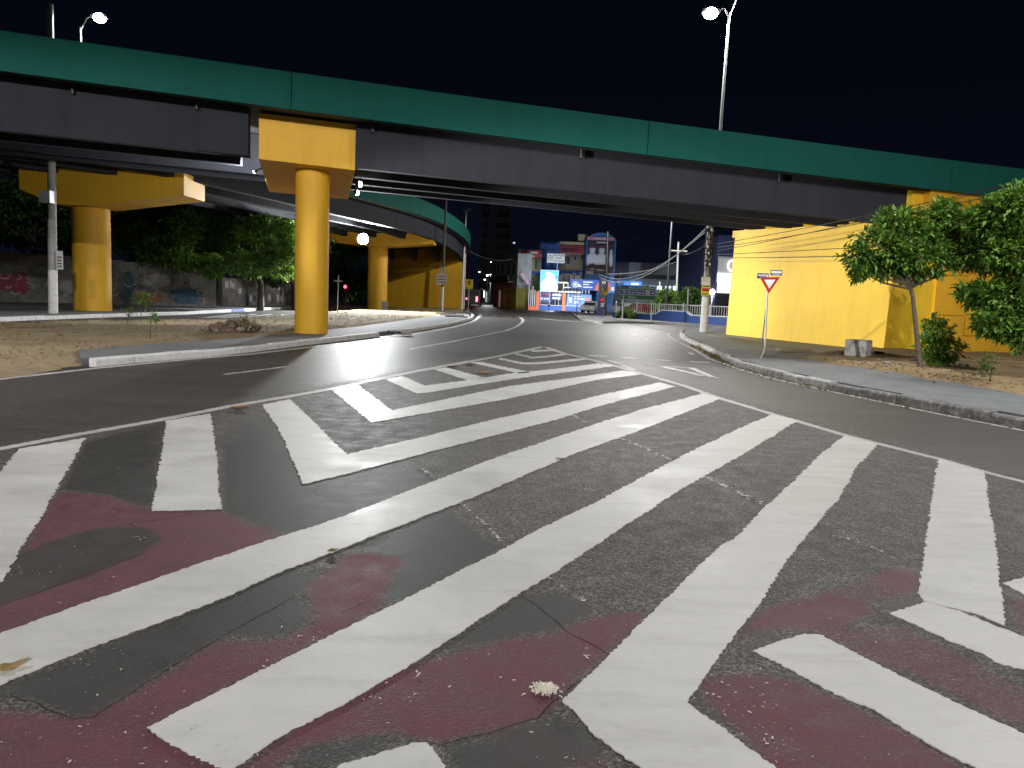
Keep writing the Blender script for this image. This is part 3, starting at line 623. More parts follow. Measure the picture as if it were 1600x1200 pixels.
for off in (1.15, 4.2, 7.25, 10.2):
    cl, cr = CAPL - .22 * off, CAPR - .22 * off
    spans = [(-44, -20.6), (-20.5, cl), (cr, None)] if off < 6 else [(-44, -20.6), (-20.5, -7.1), (-7.0, None)]
    for a, b in spans:
        if b is None: b = x_wall(yp(12.5) + off) + UY * off + 0.55
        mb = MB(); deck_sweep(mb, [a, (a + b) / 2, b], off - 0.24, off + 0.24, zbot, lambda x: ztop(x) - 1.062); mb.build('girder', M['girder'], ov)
        if a < -30 or a > -7.05: pass
        else: mb = MB(); deck_sweep(mb, [a, a + 1.5], off - 0.30, off - 0.243, lambda x: zbot(x) + .02, lambda x: zbot(x) + 1.15); mb.build('end_block', M['girder'], ov)
        if b < 5:
            mb = MB(); deck_sweep(mb, [b - 1.5, b], off - 0.30, off - 0.243, lambda x: zbot(x) + .02, lambda x: zbot(x) + 1.15); mb.build('end_block', M['girder'], ov)
for x in (-32, -20.8, -14, -6.8, 0.5, 7):
    for o0, o1 in ((1.4, 3.95), (4.45, 7.0), (7.5, 9.95)):
        if -9 < x < -5 and o0 < 4: continue
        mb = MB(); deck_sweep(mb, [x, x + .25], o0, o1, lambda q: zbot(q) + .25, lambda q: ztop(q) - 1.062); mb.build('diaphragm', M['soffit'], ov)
for x, off in ((-13.2, .9), (-8.2 - 1.6, .9), (-4.6, .9), (2.2, .9), (9.4, .9)):     # drain spouts under the deck edge
    mb = MB(); z = ztop(x) - 1.06 + .05 * .6
    mb.tube([(x - UY * .8, yp(x) + UX * .8, z + .02), (x - UY * .8, yp(x) + UX * .8, z - .28)], .055, 8); mb.build('drain_spout', M['black'], ov)

# pier under the near overpass
c1 = (-6.932,26.339)
pier = thing('bridge_pier', 'yellow single column pier with big hammerhead cap standing on the dirt island', 'bridge pier', (c1[0], c1[1], 0))
ft = [(-8.296,25,7.079), (-5.34,25.55,6.947), (-8.304,25,5.654), (-5.349,25.55,5.506)]
rb = [(-9.846,30.9,5.361), (-6.838,31.4,5.253)]
mb = MB(); mb.hexa([ft[2], ft[3], rb[1], rb[0], ft[0], ft[1], (rb[1][0], rb[1][1], ft[1][2] + .25), (rb[0][0], rb[0][1], ft[0][2] + .25)])
cap_o = mb.build('cap_beam', M['yellow_shaded'], pier)
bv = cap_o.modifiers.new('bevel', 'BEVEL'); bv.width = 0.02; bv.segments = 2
mb = MB(); mb.tube([(c1[0], c1[1], 0.0), (c1[0], c1[1], 5.62)], 0.555, 48); mb.build('column', M['yellow_shaded'], pier, True)
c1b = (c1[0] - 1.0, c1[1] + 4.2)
mb = MB(); mb.tube([(c1b[0], c1b[1], 0.0), (c1b[0], c1b[1], 5.45)], 0.5, 40); mb.build('column', M['yellow_shaded'], pier, True)

# right abutment with its retaining wall panels
ab = thing('abutment', 'bright yellow abutment block with panelled side wall behind the young trees', 'abutment', (WNEAR.x, WNEAR.y, 0))
dN = Vector((UX, UY))
w_far2 = WFAR + dN * 6
body = [tuple(WNEAR), tuple(WFAR), tuple(w_far2), tuple(WNEAR + dN * 2.4)]
# battered front: the foot stands 0.16 m further out than the top
fx = [Vector(b) for b in body]
nfront = Vector((-(WFAR.y - WNEAR.y), WFAR.x - WNEAR.x)).normalized()
ins = nfront * -0.16
topz = [4.82, 5.40, 5.40, 4.82]
bt = [(p.x, p.y, 0.0) for p in fx]
tp = [(fx[0] - nfront * .16, topz[0]), (fx[1] - nfront * .16, topz[1]), (fx[2], topz[2]), (fx[3], topz[3])]
def ordered(b4, t4): return b4, t4
mb = MB(); mb.add(bt + [(q.x, q.y, z) for q, z in tp], [(0, 1, 2, 3), (7, 6, 5, 4), (0, 4, 5, 1), (1, 5, 6, 2), (2, 6, 7, 3), (3, 7, 4, 0)])
mb.build('front_wall', M['yellow'], ab)
# seat beam along the top, a little proud of the wall
s0, s1 = WNEAR - nfront * .16 + Vector((.0, .12)), WFAR - nfront * .16
sa = s0 + nfront * .1; sb = s1 + nfront * .1 + (WFAR - WNEAR).normalized() * .12
mb = MB(); mb.hexa([(sa.x, sa.y, 4.62), (sb.x, sb.y, 5.06), (sb.x + 1.2, sb.y + .2, 5.06), (sa.x + 1.2, sa.y + .2, 4.62),
                    (sa.x, sa.y, 4.93), (sb.x, sb.y, 5.40), (sb.x + 1.2, sb.y + .2, 5.40), (sa.x + 1.2, sa.y + .2, 4.93)])
mb.build('bearing_seat', M['yellow'], ab)
# back wall rising behind the girder ends
ba = WNEAR + dN * 0.62 + Vector((0, .02)); bb = WFAR + dN * 0.62
mb = MB(); mb.hexa([(ba.x, ba.y, 4.9), (bb.x, bb.y, 5.3), (bb.x + .6, bb.y + .12, 5.3), (ba.x + .6, ba.y + .12, 4.9),
                    (ba.x, ba.y, ztop(ba.x) - 1.07), (bb.x, bb.y, ztop(bb.x) - 1.07 + .55), (bb.x + .6, bb.y + .12, ztop(bb.x) - 1.07 + .55), (ba.x + .6, ba.y + .12, ztop(ba.x) - 1.07)])
mb.build('back_wall', M['yellow'], ab)
# side wall core, then interlocking panels 4 cm proud of it
side0 = WNEAR + dN * 0.02
def side_pt(s, z, proud=0.0): 
    p = side0 + dN * s + Vector((UY, -UX)) * proud
    return (p.x, p.y, z)
core_n = Vector((-UY, UX))
def side_box(s0_, s1_, z0_, z1_, t0, t1):
    mb = MB(); a = [side_pt(s0_, z0_, t1), side_pt(s1_, z0_, t1), side_pt(s1_, z0_, t0), side_pt(s0_, z0_, t0)]
    b = [side_pt(s0_, z1_, t1), side_pt(s1_, z1_, t1), side_pt(s1_, z1_, t0), side_pt(s0_, z1_, t0)]
    if callable(z1_): pass
    mb.hexa(a + b); return mb
mb = MB()
zt = lambda s: ztop(side0.x + dN.x * s) - 1.07
mb.hexa([side_pt(2.45, 0, 0), side_pt(34, 0, 0), side_pt(34, 0, -1), side_pt(2.45, 0, -1), side_pt(2.45, zt(2.45), 0), side_pt(34, zt(34), 0), side_pt(34, zt(34), -1), side_pt(2.45, zt(2.45), -1)])
mb.build('side_wall', M['yellow_shaded'], ab)
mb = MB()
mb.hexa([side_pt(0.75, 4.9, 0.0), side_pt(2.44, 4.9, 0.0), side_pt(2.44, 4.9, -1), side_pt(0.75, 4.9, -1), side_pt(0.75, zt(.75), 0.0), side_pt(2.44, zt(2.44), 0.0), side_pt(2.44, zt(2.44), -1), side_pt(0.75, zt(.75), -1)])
mb.build('wing_wall', M['yellow_shaded'], ab)
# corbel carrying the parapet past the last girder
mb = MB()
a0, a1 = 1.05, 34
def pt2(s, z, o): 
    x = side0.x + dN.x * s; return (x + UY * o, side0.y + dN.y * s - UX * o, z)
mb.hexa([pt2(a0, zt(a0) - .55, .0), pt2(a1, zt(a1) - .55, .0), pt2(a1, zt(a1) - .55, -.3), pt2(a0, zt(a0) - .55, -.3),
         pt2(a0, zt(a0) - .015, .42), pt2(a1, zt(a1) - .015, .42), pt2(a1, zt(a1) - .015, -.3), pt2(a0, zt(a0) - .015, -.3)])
mb.build('corbel', M['yellow_shaded'], ab)
PW, PH = 1.52, 1.5
for i in range(0, 12):
    s_0 = 1.78 + i * PW
    for j in range(-1, 5):
        z0_ = 0.05 + j * PH + (PH / 2 if i % 2 else 0); z1_ = z0_ + PH
        z0c = max(0.0, z0_); z1c = min(z1_, zt(s_0 + PW) - .57)
        if z1c - z0c < 0.12: continue
        g = 0.026
        w0 = s_0 + g + (0.10 if j % 2 else 0.0); w1 = s_0 + PW - g + (0.10 if j % 2 else 0.0)
        mb = side_box(w0, w1, z0c + g, z1c - g, 0.002, 0.085); mb.build('panel', M['yellow_shaded'], ab)

# ------------------------------------------------------------------ far curved ramp
EDGE = [(-19.6, 31, 8.05), (-15.6, 38, 8.05), (-10.9, 53, 7.95), (-7.9, 62, 7.85), (-6.4, 68.5, 7.66), (-5.35, 75, 7.28), (-5.05, 80, 6.98), (-5.2, 86, 6.6), (-6.6, 94, 6.1), (-9.5, 102, 5.5)]
def catmull(pts, n=6):
    out = []
    for i in range(len(pts) - 1):
        p0, p1, p2, p3 = (Vector(pts[max(i - 1, 0)]), Vector(pts[i]), Vector(pts[i + 1]), Vector(pts[min(i + 2, len(pts) - 1)]))
        for k in range(n):
            t = k / n
            out.append(0.5 * ((2 * p1) + (p2 - p0) * t + (2 * p0 - 5 * p1 + 4 * p2 - p3) * t * t + (3 * p1 - p0 - 3 * p2 + p3) * t ** 3))
    out.append(Vector(pts[-1])); return out
def path_sweep(mb, path, off0, off1, d0, d1):
    v, f = [], []
    for i, p in enumerate(path):
        d = (path[min(i + 1, len(path) - 1)] - path[max(i - 1, 0)]); d.z = 0; d.normalize(); n_ = Vector((-d.y, d.x, 0))
        for (o, dz) in ((off0, d0), (off1, d0), (off1, d1), (off0, d1)):
            q = p + n_ * o; v.append((q.x, q.y, q.z + dz))
    for i in range(len(path) - 1):
        for k in range(4):
            k2 = (k + 1) % 4; f.append((i * 4 + k, i * 4 + k2, (i + 1) * 4 + k2, (i + 1) * 4 + k))
    n = (len(path) - 1) * 4; f.append((3, 2, 1, 0)); f.append((n, n + 1, n + 2, n + 3)); mb.add(v, f)
SP = catmull(EDGE, 8)
ramp_o = thing('overpass_ramp', 'curving green and grey ramp behind, landing on the far yellow wall', 'overpass ramp', (-12, 60, 0))
cuts = [0, 12, 24, 33, 44, 56, len(SP) - 1]
for a, b in zip(cuts, cuts[1:]):
    seg = SP[a:b + 1]
    mb = MB(); path_sweep(mb, seg, 0, .22, 0, 1.25); mb.build('parapet', M['green'], ramp_o)
    mb = MB(); path_sweep(mb, seg, 9.5, 9.72, 0.3, 1.55); mb.build('parapet', M['green'], ramp_o)
mb = MB(); path_sweep(mb, SP, .223, 9.49, 0.02, .28); mb.build('deck_slab', M['soffit'], ramp_o)
iend = 56
for o in (1.0, 3.5, 6.0, 8.5):
    for a, b in ((0, 9), (9, 32), (32, 56)):
        mb = MB(); path_sweep(mb, SP[a:b + 1], o - .25, o + .25, -1.35, 0.018); mb.build('girder', M['girder'], ramp_o)
# its two T-shaped piers
def t_pier(label, base, rad, cap_front, cap_depth, soffit, col_top, ears):
    t = thing('bridge_pier', label, 'bridge pier', (base[0], base[1], 0))
    (xl, xr, y, z_top, z_end) = cap_front
    mb = MB(); z_end += 0.0
    # tapered cap: deep over the column, thinner at its tips
    xm0, xm1 = base[0] - rad * 1.05, base[0] + rad * 1.05
    lo = [(xl, z_end), (xm0, soffit), (xm1, soffit), (xr, z_end)]
    v = []
    for yy in (y, y + cap_depth):
        v += [(x, yy, z) for x, z in lo] + [(x, yy, z_top) for x, z in reversed(lo)]
    mb.add(v, [tuple(range(8)), tuple(range(15, 7, -1))] + [(k, k + 8, (k + 1) % 8 + 8, (k + 1) % 8) for k in range(8)])
    mb.build('cap_beam', M['yellow_shaded'], t)
    mb = MB(); mb.tube([(base[0], base[1], 0), (base[0], base[1], col_top)], rad, 48); mb.build('column', M['yellow_shaded'], t, True)
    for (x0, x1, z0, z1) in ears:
        mb = MB(); mb.box(x0, x1, y - .003, y + cap_depth, z0, z1); mb.build('end_wall', M['yellow_shaded'], t)
    return t
c2 = (-21.489,39.311); c3 = (-12.413,69.553)
p2l, p2r = (-24.031,37.7,6.038), (-16.105,37.7,6.035)
t_pier('wide yellow T pier at left behind the concrete pole on the far pavement', c2, 0.875, (p2l[0], p2r[0], 37.7, (-16.112,37.7,6.936)[2], (-16.122,37.7,5.884)[2]), 2.5, (-20.642,38,5.235)[2], 6.2, [])
p3r = (-7.351,68.2,6.001)
t_pier('distant yellow T pier beside the glaring floodlight under the ramp', c3, 0.875, (c3[0] - 5.2, p3r[0], 68.2, 6.75, p3r[2]), 2.6, (-12.288,68.6,5.619)[2], 6.5, [(p3r[0] - 2.3, p3r[0] + .001, p3r[2] + .001, 7.62)])
# far abutment wall
fa = thing('abutment', 'shadowed yellow end wall under the far ramp beside the signed pole', 'abutment', (-9, 87, 0))
wl0, wr0 = (-14.516,85.68), (-6.356,89.261)
wl0 = (-15.5, 87.5); wr0 = (-5.75, 84.8)
mb = MB(); mb.hexa([(wl0[0], wl0[1], 0), (wr0[0], wr0[1], 0), (wr0[0] - 1, wr0[1] + 18, 0), (wl0[0] - 3, wl0[1] + 18, 0),
                    (wl0[0], wl0[1], 5.5), (wr0[0] - .25, wr0[1], 5.5), (wr0[0] - 1, wr0[1] + 18, 4.4), (wl0[0] - 3, wl0[1] + 18, 4.4)])
mb.build('end_wall', M['yellow_shaded'], fa)
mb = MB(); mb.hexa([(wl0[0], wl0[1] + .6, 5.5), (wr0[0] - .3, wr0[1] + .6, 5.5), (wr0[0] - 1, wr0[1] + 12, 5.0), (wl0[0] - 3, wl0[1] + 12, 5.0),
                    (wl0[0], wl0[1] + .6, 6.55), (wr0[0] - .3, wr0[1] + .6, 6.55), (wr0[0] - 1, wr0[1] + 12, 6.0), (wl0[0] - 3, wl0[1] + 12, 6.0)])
mb.build('back_wall', M['yellow_shaded'], fa)

# ------------------------------------------------------------------ lamps
def light(kind, name, loc, power, col=(1, .97, .92), aim=None, size=.25, spot=150, blend=.7, parent=None):
    ld = bpy.data.lights.new(name, kind); ld.energy = power; ld.color = col
    if kind in ('POINT', 'SPOT'): ld.shadow_soft_size = size
    if kind == 'SPOT': ld.spot_size = math.radians(spot); ld.spot_blend = blend
    o = bpy.data.objects.new(name, ld); COL.objects.link(o)
    off = parent['_loc'] if parent else (0, 0, 0)
    o.location = [loc[i] - off[i] for i in range(3)]
    if aim is not None:
        o.rotation_euler = (Vector(aim) - Vector(loc)).to_track_quat('-Z', 'Y').to_euler()
    if parent: o.parent = PAR[parent['_n']]
    return o
def street_lamp(label, base, top, arms, power, mat, group=None, pole_r=(.10, .06), lens=M['lamp'], col=(1, .98, .95)):
    t = thing('street_lamp', label, 'street lamp', base, group)
    mb = MB(); mb.tube([base, top], list(pole_r), 12); mb.build('pole', mat, t, True)
    for (ex, ey, ez, lit) in arms:
        tip = Vector((ex, ey, ez)); tp_ = Vector(top) - Vector((0, 0, .15))
        mid = tp_.lerp(tip, .5) + Vector((0, 0, .22))
        mb = MB(); mb.tube([tp_, mid, tip], .032, 8); mb.build('arm', mat, t, True)
        d = (tip - tp_); d.z = 0; d.normalize(); rot = math.atan2(d.y, d.x)
        c = tip + d * .28
        mb = MB(); mb.obox(c, .66, .28, .12, rot); h = mb.build('lamp_head', M['dark'], t)
        mb = MB(); mb.blob((c.x, c.y, c.z - .075), (.27, .27, .20) if lit else (.2, .11, .05), 24, 14); mb.build('lens', lens if lit else M['glass'], under(h), True)
        if lit: light('SPOT', 'lamp_light', (c.x, c.y, c.z - .5), power, col, (c.x, c.y, 0), .2, 177, .12, t)
    return t
# lamps that light the junction, standing either side of the camera
street_lamp('grey street lamp on the right kerb lighting the zebra hatching', (16.6, 12.0, 0.14), (16.6, 12.0, 9.3), [(10.2, 13.6, 9.6, True)], LAMP['street_right'], M['galv'])
street_lamp('high grey lamp mast standing far back from the nearest hatching', (8.5, -26.0, 0.0), (8.5, -26.0, 13.8), [(6.5, -25.0, 14.2, True)], LAMP['street_verge'], M['galv'])
street_lamp('grey street lamp by the left lane lighting the hatched island', (-17.5, 8.0, 0.0), (-17.5, 8.0, 9.3), [(-14.0, 9.2, 9.6, True)], LAMP['street_left'], M['galv'])
# added out-of-view mast and floodlight, put in to brighten the yellow abutment
mast = thing('added_light_mast', 'added low grey mast with one unseen floodlight turned to the yellow abutment', 'added light mast', (-26.8, 9.1, 0))
mb = MB(); mb.tube([(-26.8, 9.1, 0), (-26.8, 9.1, 3.8)], [.12, .08], 12); mb.build('pole', M['galv'], mast, True)
mb = MB(); mb.obox((-26.65, 9.2, 3.6), .6, .3, .45, -.9); fh = mb.build('lamp_head', M['dark'], mast)
light('SPOT', 'lamp_light', (-26.3, 9.4, 3.6), LAMP['mast'], (1, .97, .90), (12.7, 34.0, 2.35), .5, 16.0, .25, mast)
# double arm lamp on the deck, seen against the sky
bl = (7.74,31,8.362); tl = (7.795,31,12.783)
lA, lB = (7.359,31,12.861), (8.486,31,13.604)
street_lamp('pale double arm lamp post rising above the parapet at right', (bl[0], bl[1], bl[2] - .9), tl, [(lA[0], lA[1], lA[2] - .05, True), (lB[0] - .2, lB[1], lB[2], True)], LAMP['deck'], M['pole_concrete'], None, (.062, .042))
b2 = (-19.937,36,12.369); t2 = (-19.967,36,12.919); l2 = (-19.367,36,13.407)
street_lamp('small lit lamp on a bent arm peeking over the left parapet', (b2[0], b2[1], b2[2] - 2.3), t2, [(l2[0], l2[1], l2[2], True)], LAMP['deck'], M['pole_dark'], None, (.05, .045))
# floodlights under the decks
def floodlight(label, loc, aim, power, r, spot, mount, group=None, blend=.5):
    t = thing('floodlight', label, 'floodlight', loc, group)
    L = Vector(loc); A_ = (Vector(aim) - L).normalized(); rot = math.atan2(A_.y, A_.x) - math.pi / 2
    mb = MB(); mb.blob(L - A_ * r * .35, (r * 1.05, r * 1.05, r * 1.05), 14, 10); mb.build('housing', M['dark'], t, True)
    mb = MB(); mb.blob(L + A_ * r * .12, (r, r, r), 36, 24); mb.build('lens', M['lamp'], t, True)
    mb = MB(); mb.tube([L - A_ * r * .9, Vector(mount)], .03, 6); mb.build('bracket', M['dark'], t)
    light('SPOT', 'lamp_light', L + A_ * (r * 2.2), power, (.95, .98, 1.0), aim, max(.08, r * 1.0), spot, blend, t)
    return t
fl = (-12.089,61,5.723)
floodlight('dazzling white floodlight hung under the curving ramp', fl, (fl[0] + 3.5, fl[1] - 9, fl[2] - 4.2), LAMP['ramp'], .42, 165, (fl[0], fl[1] + .6, 6.75))
f1 = (-5.767,28.3,5.438); f2 = (-6.498,31.35,5.522); f3 = (-9.29,27.6,5.644)
floodlight('upper of two small white lights right of the hammerhead cap', f1, (f1[0] + 6, f1[1] + .9, f1[2] + .55), LAMP['small'], .10, 120, (f1[0], f1[1] + .5, f1[2] + .4))
floodlight('lower of two small white lights right of the hammerhead cap', f2, (9.5, 41.0, 1.0), LAMP['under'], .10, 42, (f2[0], f2[1] + .5, f2[2] + .4), None, .8)
light('SPOT', 'lamp_light', (f2[0] + .25, f2[1] + .02, f2[2] - .05), LAMP['small'], (.95, .98, 1.0), (f2[0] + 6, f2[1] + .9, f2[2] + .55), .08, 120, .5)
floodlight('small light left of the hammerhead cap washing the girder', f3, (f3[0] - 9, f3[1] + 9, f3[2] - 2.2), LAMP['pier'], .06, 150, (f3[0] + .3, f3[1] + .4, f3[2] + .3))

# ------------------------------------------------------------------ trees
def leaves_mesh(name, pts, dirs, length, mat, parent, per=6, spread=0.9, droop=0.35, seed=1, width=0.46):
    rg = np.random.default_rng(seed); n = len(pts)
    pts = np.repeat(np.asarray(pts, float), per, 0); dirs = np.repeat(np.asarray(dirs, float), per, 0)
    m = len(pts)
    d = dirs + rg.normal(0, spread, (m, 3)); d[:, 2] -= droop
    d /= np.linalg.norm(d, axis=1, keepdims=True) + 1e-9
    L = length * rg.uniform(.65, 1.25, (m, 1))
    side = np.cross(d, np.array([0, 0, 1.0]) + rg.normal(0, .35, (m, 3))); side /= np.linalg.norm(side, axis=1, keepdims=True) + 1e-9
    up = np.cross(side, d)
    b = pts + rg.normal(0, length * .25, (m, 3)); w = L * width
    tip = b + d * L - up * L * .18
    midl = b + d * L * .45 + side * w * .5 + up * L * .06; midr = b + d * L * .45 - side * w * .5 + up * L * .06
    v = np.stack([b, midl, tip, midr], 1).reshape(-1, 3)
    off = np.array(parent['_loc']) if parent else np.zeros(3)
    v = v - off
    i = np.arange(m) * 4
    tri = np.stack([np.stack([i, i + 2, i + 1], 1), np.stack([i, i + 3, i + 2], 1)], 1).reshape(-1, 3)
    me = bpy.data.meshes.new(name); me.vertices.add(len(v)); me.vertices.foreach_set('co', v.astype(np.float32).ravel())
    me.loops.add(tri.size); me.loops.foreach_set('vertex_index', tri.astype(np.int32).ravel())
    me.polygons.add(len(tri)); me.polygons.foreach_set('loop_start', (np.arange(len(tri)) * 3).astype(np.int32)); me.polygons.foreach_set('loop_total', np.full(len(tri), 3, np.int32))
    me.update(calc_edges=True); me.materials.append(mat)
    o = bpy.data.objects.new(name, me); COL.objects.link(o)
    if parent: o.parent = PAR[parent['_n']]
    LOC[o.name] = tuple(off)
    return o
def crown_points(blobs, dens, seed):
    rg = np.random.default_rng(seed); P_, D_ = [], []
    for (c, r, k) in blobs:
        n = int(dens * k); u = rg.normal(size=(n, 3)); u /= np.linalg.norm(u, axis=1, keepdims=True)
        rad = rg.uniform(.35, 1.05, (n, 1)) ** .6
        bump_ = np.array([mnoise.noise(Vector(x * 1.9) + Vector((seed, c[0], c[1]))) for x in u])[:, None]
        p = np.array(c) + u * np.array(r) * rad * (1 + .45 * bump_)
        P_.append(p); D_.append(u + np.array([0, 0, .25]))
    return np.concatenate(P_), np.concatenate(D_)
def tree(label, base, trunk, trunk_r, blobs, dens, leaf, mat, bark, seed, name='tree', group=None, cat='tree', per=6, droop=.35, limbs=True):
    t = thing(name, label, cat, base, group)
    mb = MB(); mb.tube(trunk, trunk_r, 9)
    top = Vector(trunk[-1]); rr = random.Random(seed)
    if limbs:
        for (c, r, k) in blobs:
            st = Vector(trunk[-1]).lerp(Vector(trunk[-2]), rr.uniform(0, .5))
            e = Vector(c); m1 = st.lerp(e, .5) + Vector((rr.uniform(-.2, .2), rr.uniform(-.2, .2), -.05 * (e - st).length))
            rad = trunk_r[-1] if isinstance(trunk_r, (list, tuple)) else trunk_r
            mb.tube([st, m1, e], [rad * .75, rad * .5, rad * .22], 6)
            for q in range(3):
                d = Vector((rr.uniform(-1, 1) * r[0], rr.uniform(-1, 1) * r[1], rr.uniform(-.6, 1) * r[2])) * .8
                mb.tube([m1.lerp(e, .6), e + d * .5 + Vector((0, 0, .1)), e + d], [rad * .3, rad * .18, rad * .07], 5)
    mb.build('trunk', bark, t, True)
    p, d = crown_points(blobs, dens, seed)
    o = leaves_mesh('crown', p, d, leaf, mat, t, per, .8, droop, seed)
    return t
# young tree on the right planting strip
tb = (10.289,19.329); ty = tb[1]
trunk_pts = [(tb[0], tb[1], .1), (10.135,19.329,0.791), (10.009,19.329,1.427), (9.887,19.329,2.027), (9.78,19.329,2.307)]
yb = []
for (p_, r_, k_) in (((9.892,19.8,3.477), (.72, .7, .50), 1.25), ((9.139,19.6,3.228), (.62, .6, .42), 1.0), ((8.743,19.8,2.905), (.42, .5, .30), .55), ((10.645,20,3.843), (.62, .6, .45), 1.0),
                     ((11.018,19.9,3.318), (.62, .6, .42), 1.0), ((10.059,19.4,2.935), (.75, .6, .42), 1.1), ((10.875,20.1,4.215), (.32, .3, .28), .4), ((9.673,20.1,3.928), (.5, .5, .34), .7), ((8.712,19.7,2.578), (.22, .3, .2), .22),
                     ((10.054,19.8,2.633), (.35, .3, .25), .35), ((11.542,20,3.07), (.38, .4, .28), .42), ((9.35,19.7,2.683), (.4, .4, .22), .4)):
    yb.append((p_, r_, k_))
tree('slender young tree with rounded leafy crown in front of the abutment corner', (tb[0], tb[1], .1), trunk_pts, [.075, .06, .055, .05, .045], yb, 160, .175, M['leaf'], M['bark'], 3, per=6)
# bigger tree running out of the frame on the right
tb2 = (13.6, 17.8, .15)
bb_ = []
for (p_, r_, k_) in (((11.371,18.6,3.846), (.62, .7, .6), 1.3), ((11.549,18,4.154), (.6, .7, .5), 1.2), ((11.38,19,3.197), (.55, .6, .5), 1.0), ((11.532,18,2.995), (.7, .7, .55), 1.3), ((11.075,18.3,2.069), (.5, .6, .30), .8),
                     ((11.444,17.8,1.965), (.62, .6, .45), 1.2), ((11.008,17.6,1.442), (.5, .5, .26), .8), ((11.553,17.4,1.254), (.5, .5, .32), .9), ((12.205,17.6,2.427), (.9, .9, 1.0), 2.4), ((12.386,18,3.898), (.8, .9, .8), 1.8), ((10.818,18.6,2.167), (.25, .3, .16), .22), ((10.94,18.9,3.859), (.3, .4, .34), .4)):
    bb_.append((p_, r_, k_))
tree('large spreading tree with heavy dark crown cut by the right edge', tb2, [tb2, (13.4, 17.8, 1.2), (13.0, 17.9, 2.1), (12.9, 18.0, 2.8)], [.14, .12, .11, .09], bb_, 200, .17, M['leaf'], M['bark'], 5, per=6)
# shrub at the foot of the young tree and sprouts
sb_ = (11.306,20.299)
tree('low leafy shrub sprouting at the foot of the young tree', (sb_[0], sb_[1], .15), [(sb_[0], sb_[1], .12), (sb_[0] - .02, sb_[1], .5), (sb_[0], sb_[1], .75)], [.03, .025, .015],
     [((11.131,20.299,1.106), (.42, .4, .28), 1.0), ((11.425,20.299,0.696), (.42, .4, .26), 1.0), ((10.867,20.199,0.681), (.3, .3, .26), .6), ((11.286,20.299,0.403), (.34, .34, .16), .5), ((10.938,20.299,1.351), (.26, .26, .2), .4)], 75, .14, M['leaf_light'], M['bark'], 8, 'shrub', None, 'shrub')
sp_ = (10.158,16.328)
tree('thin sparse sapling in the bare soil near the right edge', (sp_[0], sp_[1], .15), [(sp_[0], sp_[1], .12), (sp_[0] + .02, sp_[1], .5)], [.018, .01],
     [((10.098,16.328,0.635), (.16, .15, .18), 1.0), ((10.093,16.328,0.43), (.12, .12, .12), .5)], 40, .07, M['leaf'], M['bark'], 9, 'sapling', None, 'sapling', per=4)
for (q, h, lab, sd) in (((-13.99,28.848), .95, 'bushy green sapling on the back edge of the dirt island', 12), ((-9.446,19.943), .75, 'spindly sapling in the middle of the dirt island', 13), ((-14.074,28.012), .5, 'small sprig left of the bushy sapling on the island', 14)):
    rr_ = .32 if sd == 12 else .16
    tree(lab, (q[0], q[1], .15), [(q[0], q[1], .1), (q[0] + .03, q[1], h * .8), (q[0] + .05, q[1], h)], [.014, .012, .008],
         [((q[0] + .04, q[1], .15 + h * (.95 if sd == 12 else .8)), (rr_, rr_, rr_ * .75), 1.0)], 60 if sd == 12 else 14, .12, M['leaf_dark'], M['bark_dark'], sd, 'sapling', None, 'sapling', per=4)
# trees behind the painted wall
for (c, dep, w, h, lab, sd) in (
    ((-37.06,52,5.489), 52, 3.6, 3.0, 'dark tree crown at the far left above the painted wall', 21), ((-34.036,54,6.241), 54, 3.2, 3.0, 'dark tree behind the concrete pole above the painted wall', 22),
    ((-27.736,56,5.796), 56, 2.4, 2.1, 'leafy tree right of the wide yellow column above the wall', 23), ((-24.995,55,4.917), 55, 2.2, 1.9, 'lighter leafed tree over the middle of the painted wall', 24),
    ((-22.386,57,5.862), 57, 2.3, 1.9, 'shadowy tree over the right end of the painted wall', 25), ((-18.327,54,4.436), 54, 2.4, 1.6, 'tree with drooping pale foliage over the poster wall', 26),
    ((-18.234,62,4.207), 62, 2.6, 2.4, 'dark tree directly left of the near yellow column', 27)):
    base = (c[0] + .4, dep + .5, 0)
    bl_ = []
    rr_ = random.Random(sd)
    for q in range(16):
        bl_.append(((c[0] + rr_.uniform(-1, 1) * w * 1.15, c[1] + rr_.uniform(-1, 1) * 2.2, c[2] + rr_.uniform(-1, 1) * h * .95), (w * .5, w * .5, h * .42), 1.0))
    tree(lab, base, [base, (base[0], base[1], c[2] * .4), (c[0], c[1] + .2, c[2] - h * .5)], [.26, .2, .15], bl_, 150, .34, M['leaf_dark'] if sd not in (24, 26) else M['leaf'], M['bark_dark'], sd, 'tree', 'trees behind the painted wall', per=5)
for (c, dep, w, h, lab, sd, mt) in (((-19.853,92,4.993), 92, 5.0, 4.4, 'tall tree lit by the floodlight beyond the far street', 31, 'leaf'), ((-21.941,96,8.055), 96, 3.6, 2.2, 'dark tree crown above the street at the far left lane', 32, 'leaf_dark')):
    base = (c[0], dep + .5, 0); rr_ = random.Random(sd)
    bl_ = [((c[0] + rr_.uniform(-1, 1) * w * .8, c[1] + rr_.uniform(-1, 1) * 2, c[2] + rr_.uniform(-1, 1) * h * .8), (w * .4, w * .4, h * .34), 1.0) for q in range(11)]
    tree(lab, base, [base, (base[0], base[1], c[2] * .4), (c[0], c[1], c[2] - h * .4)], [.3, .25, .18], bl_, 130, .5, M[mt], M['bark_dark'], sd, 'tree', None, per=5)

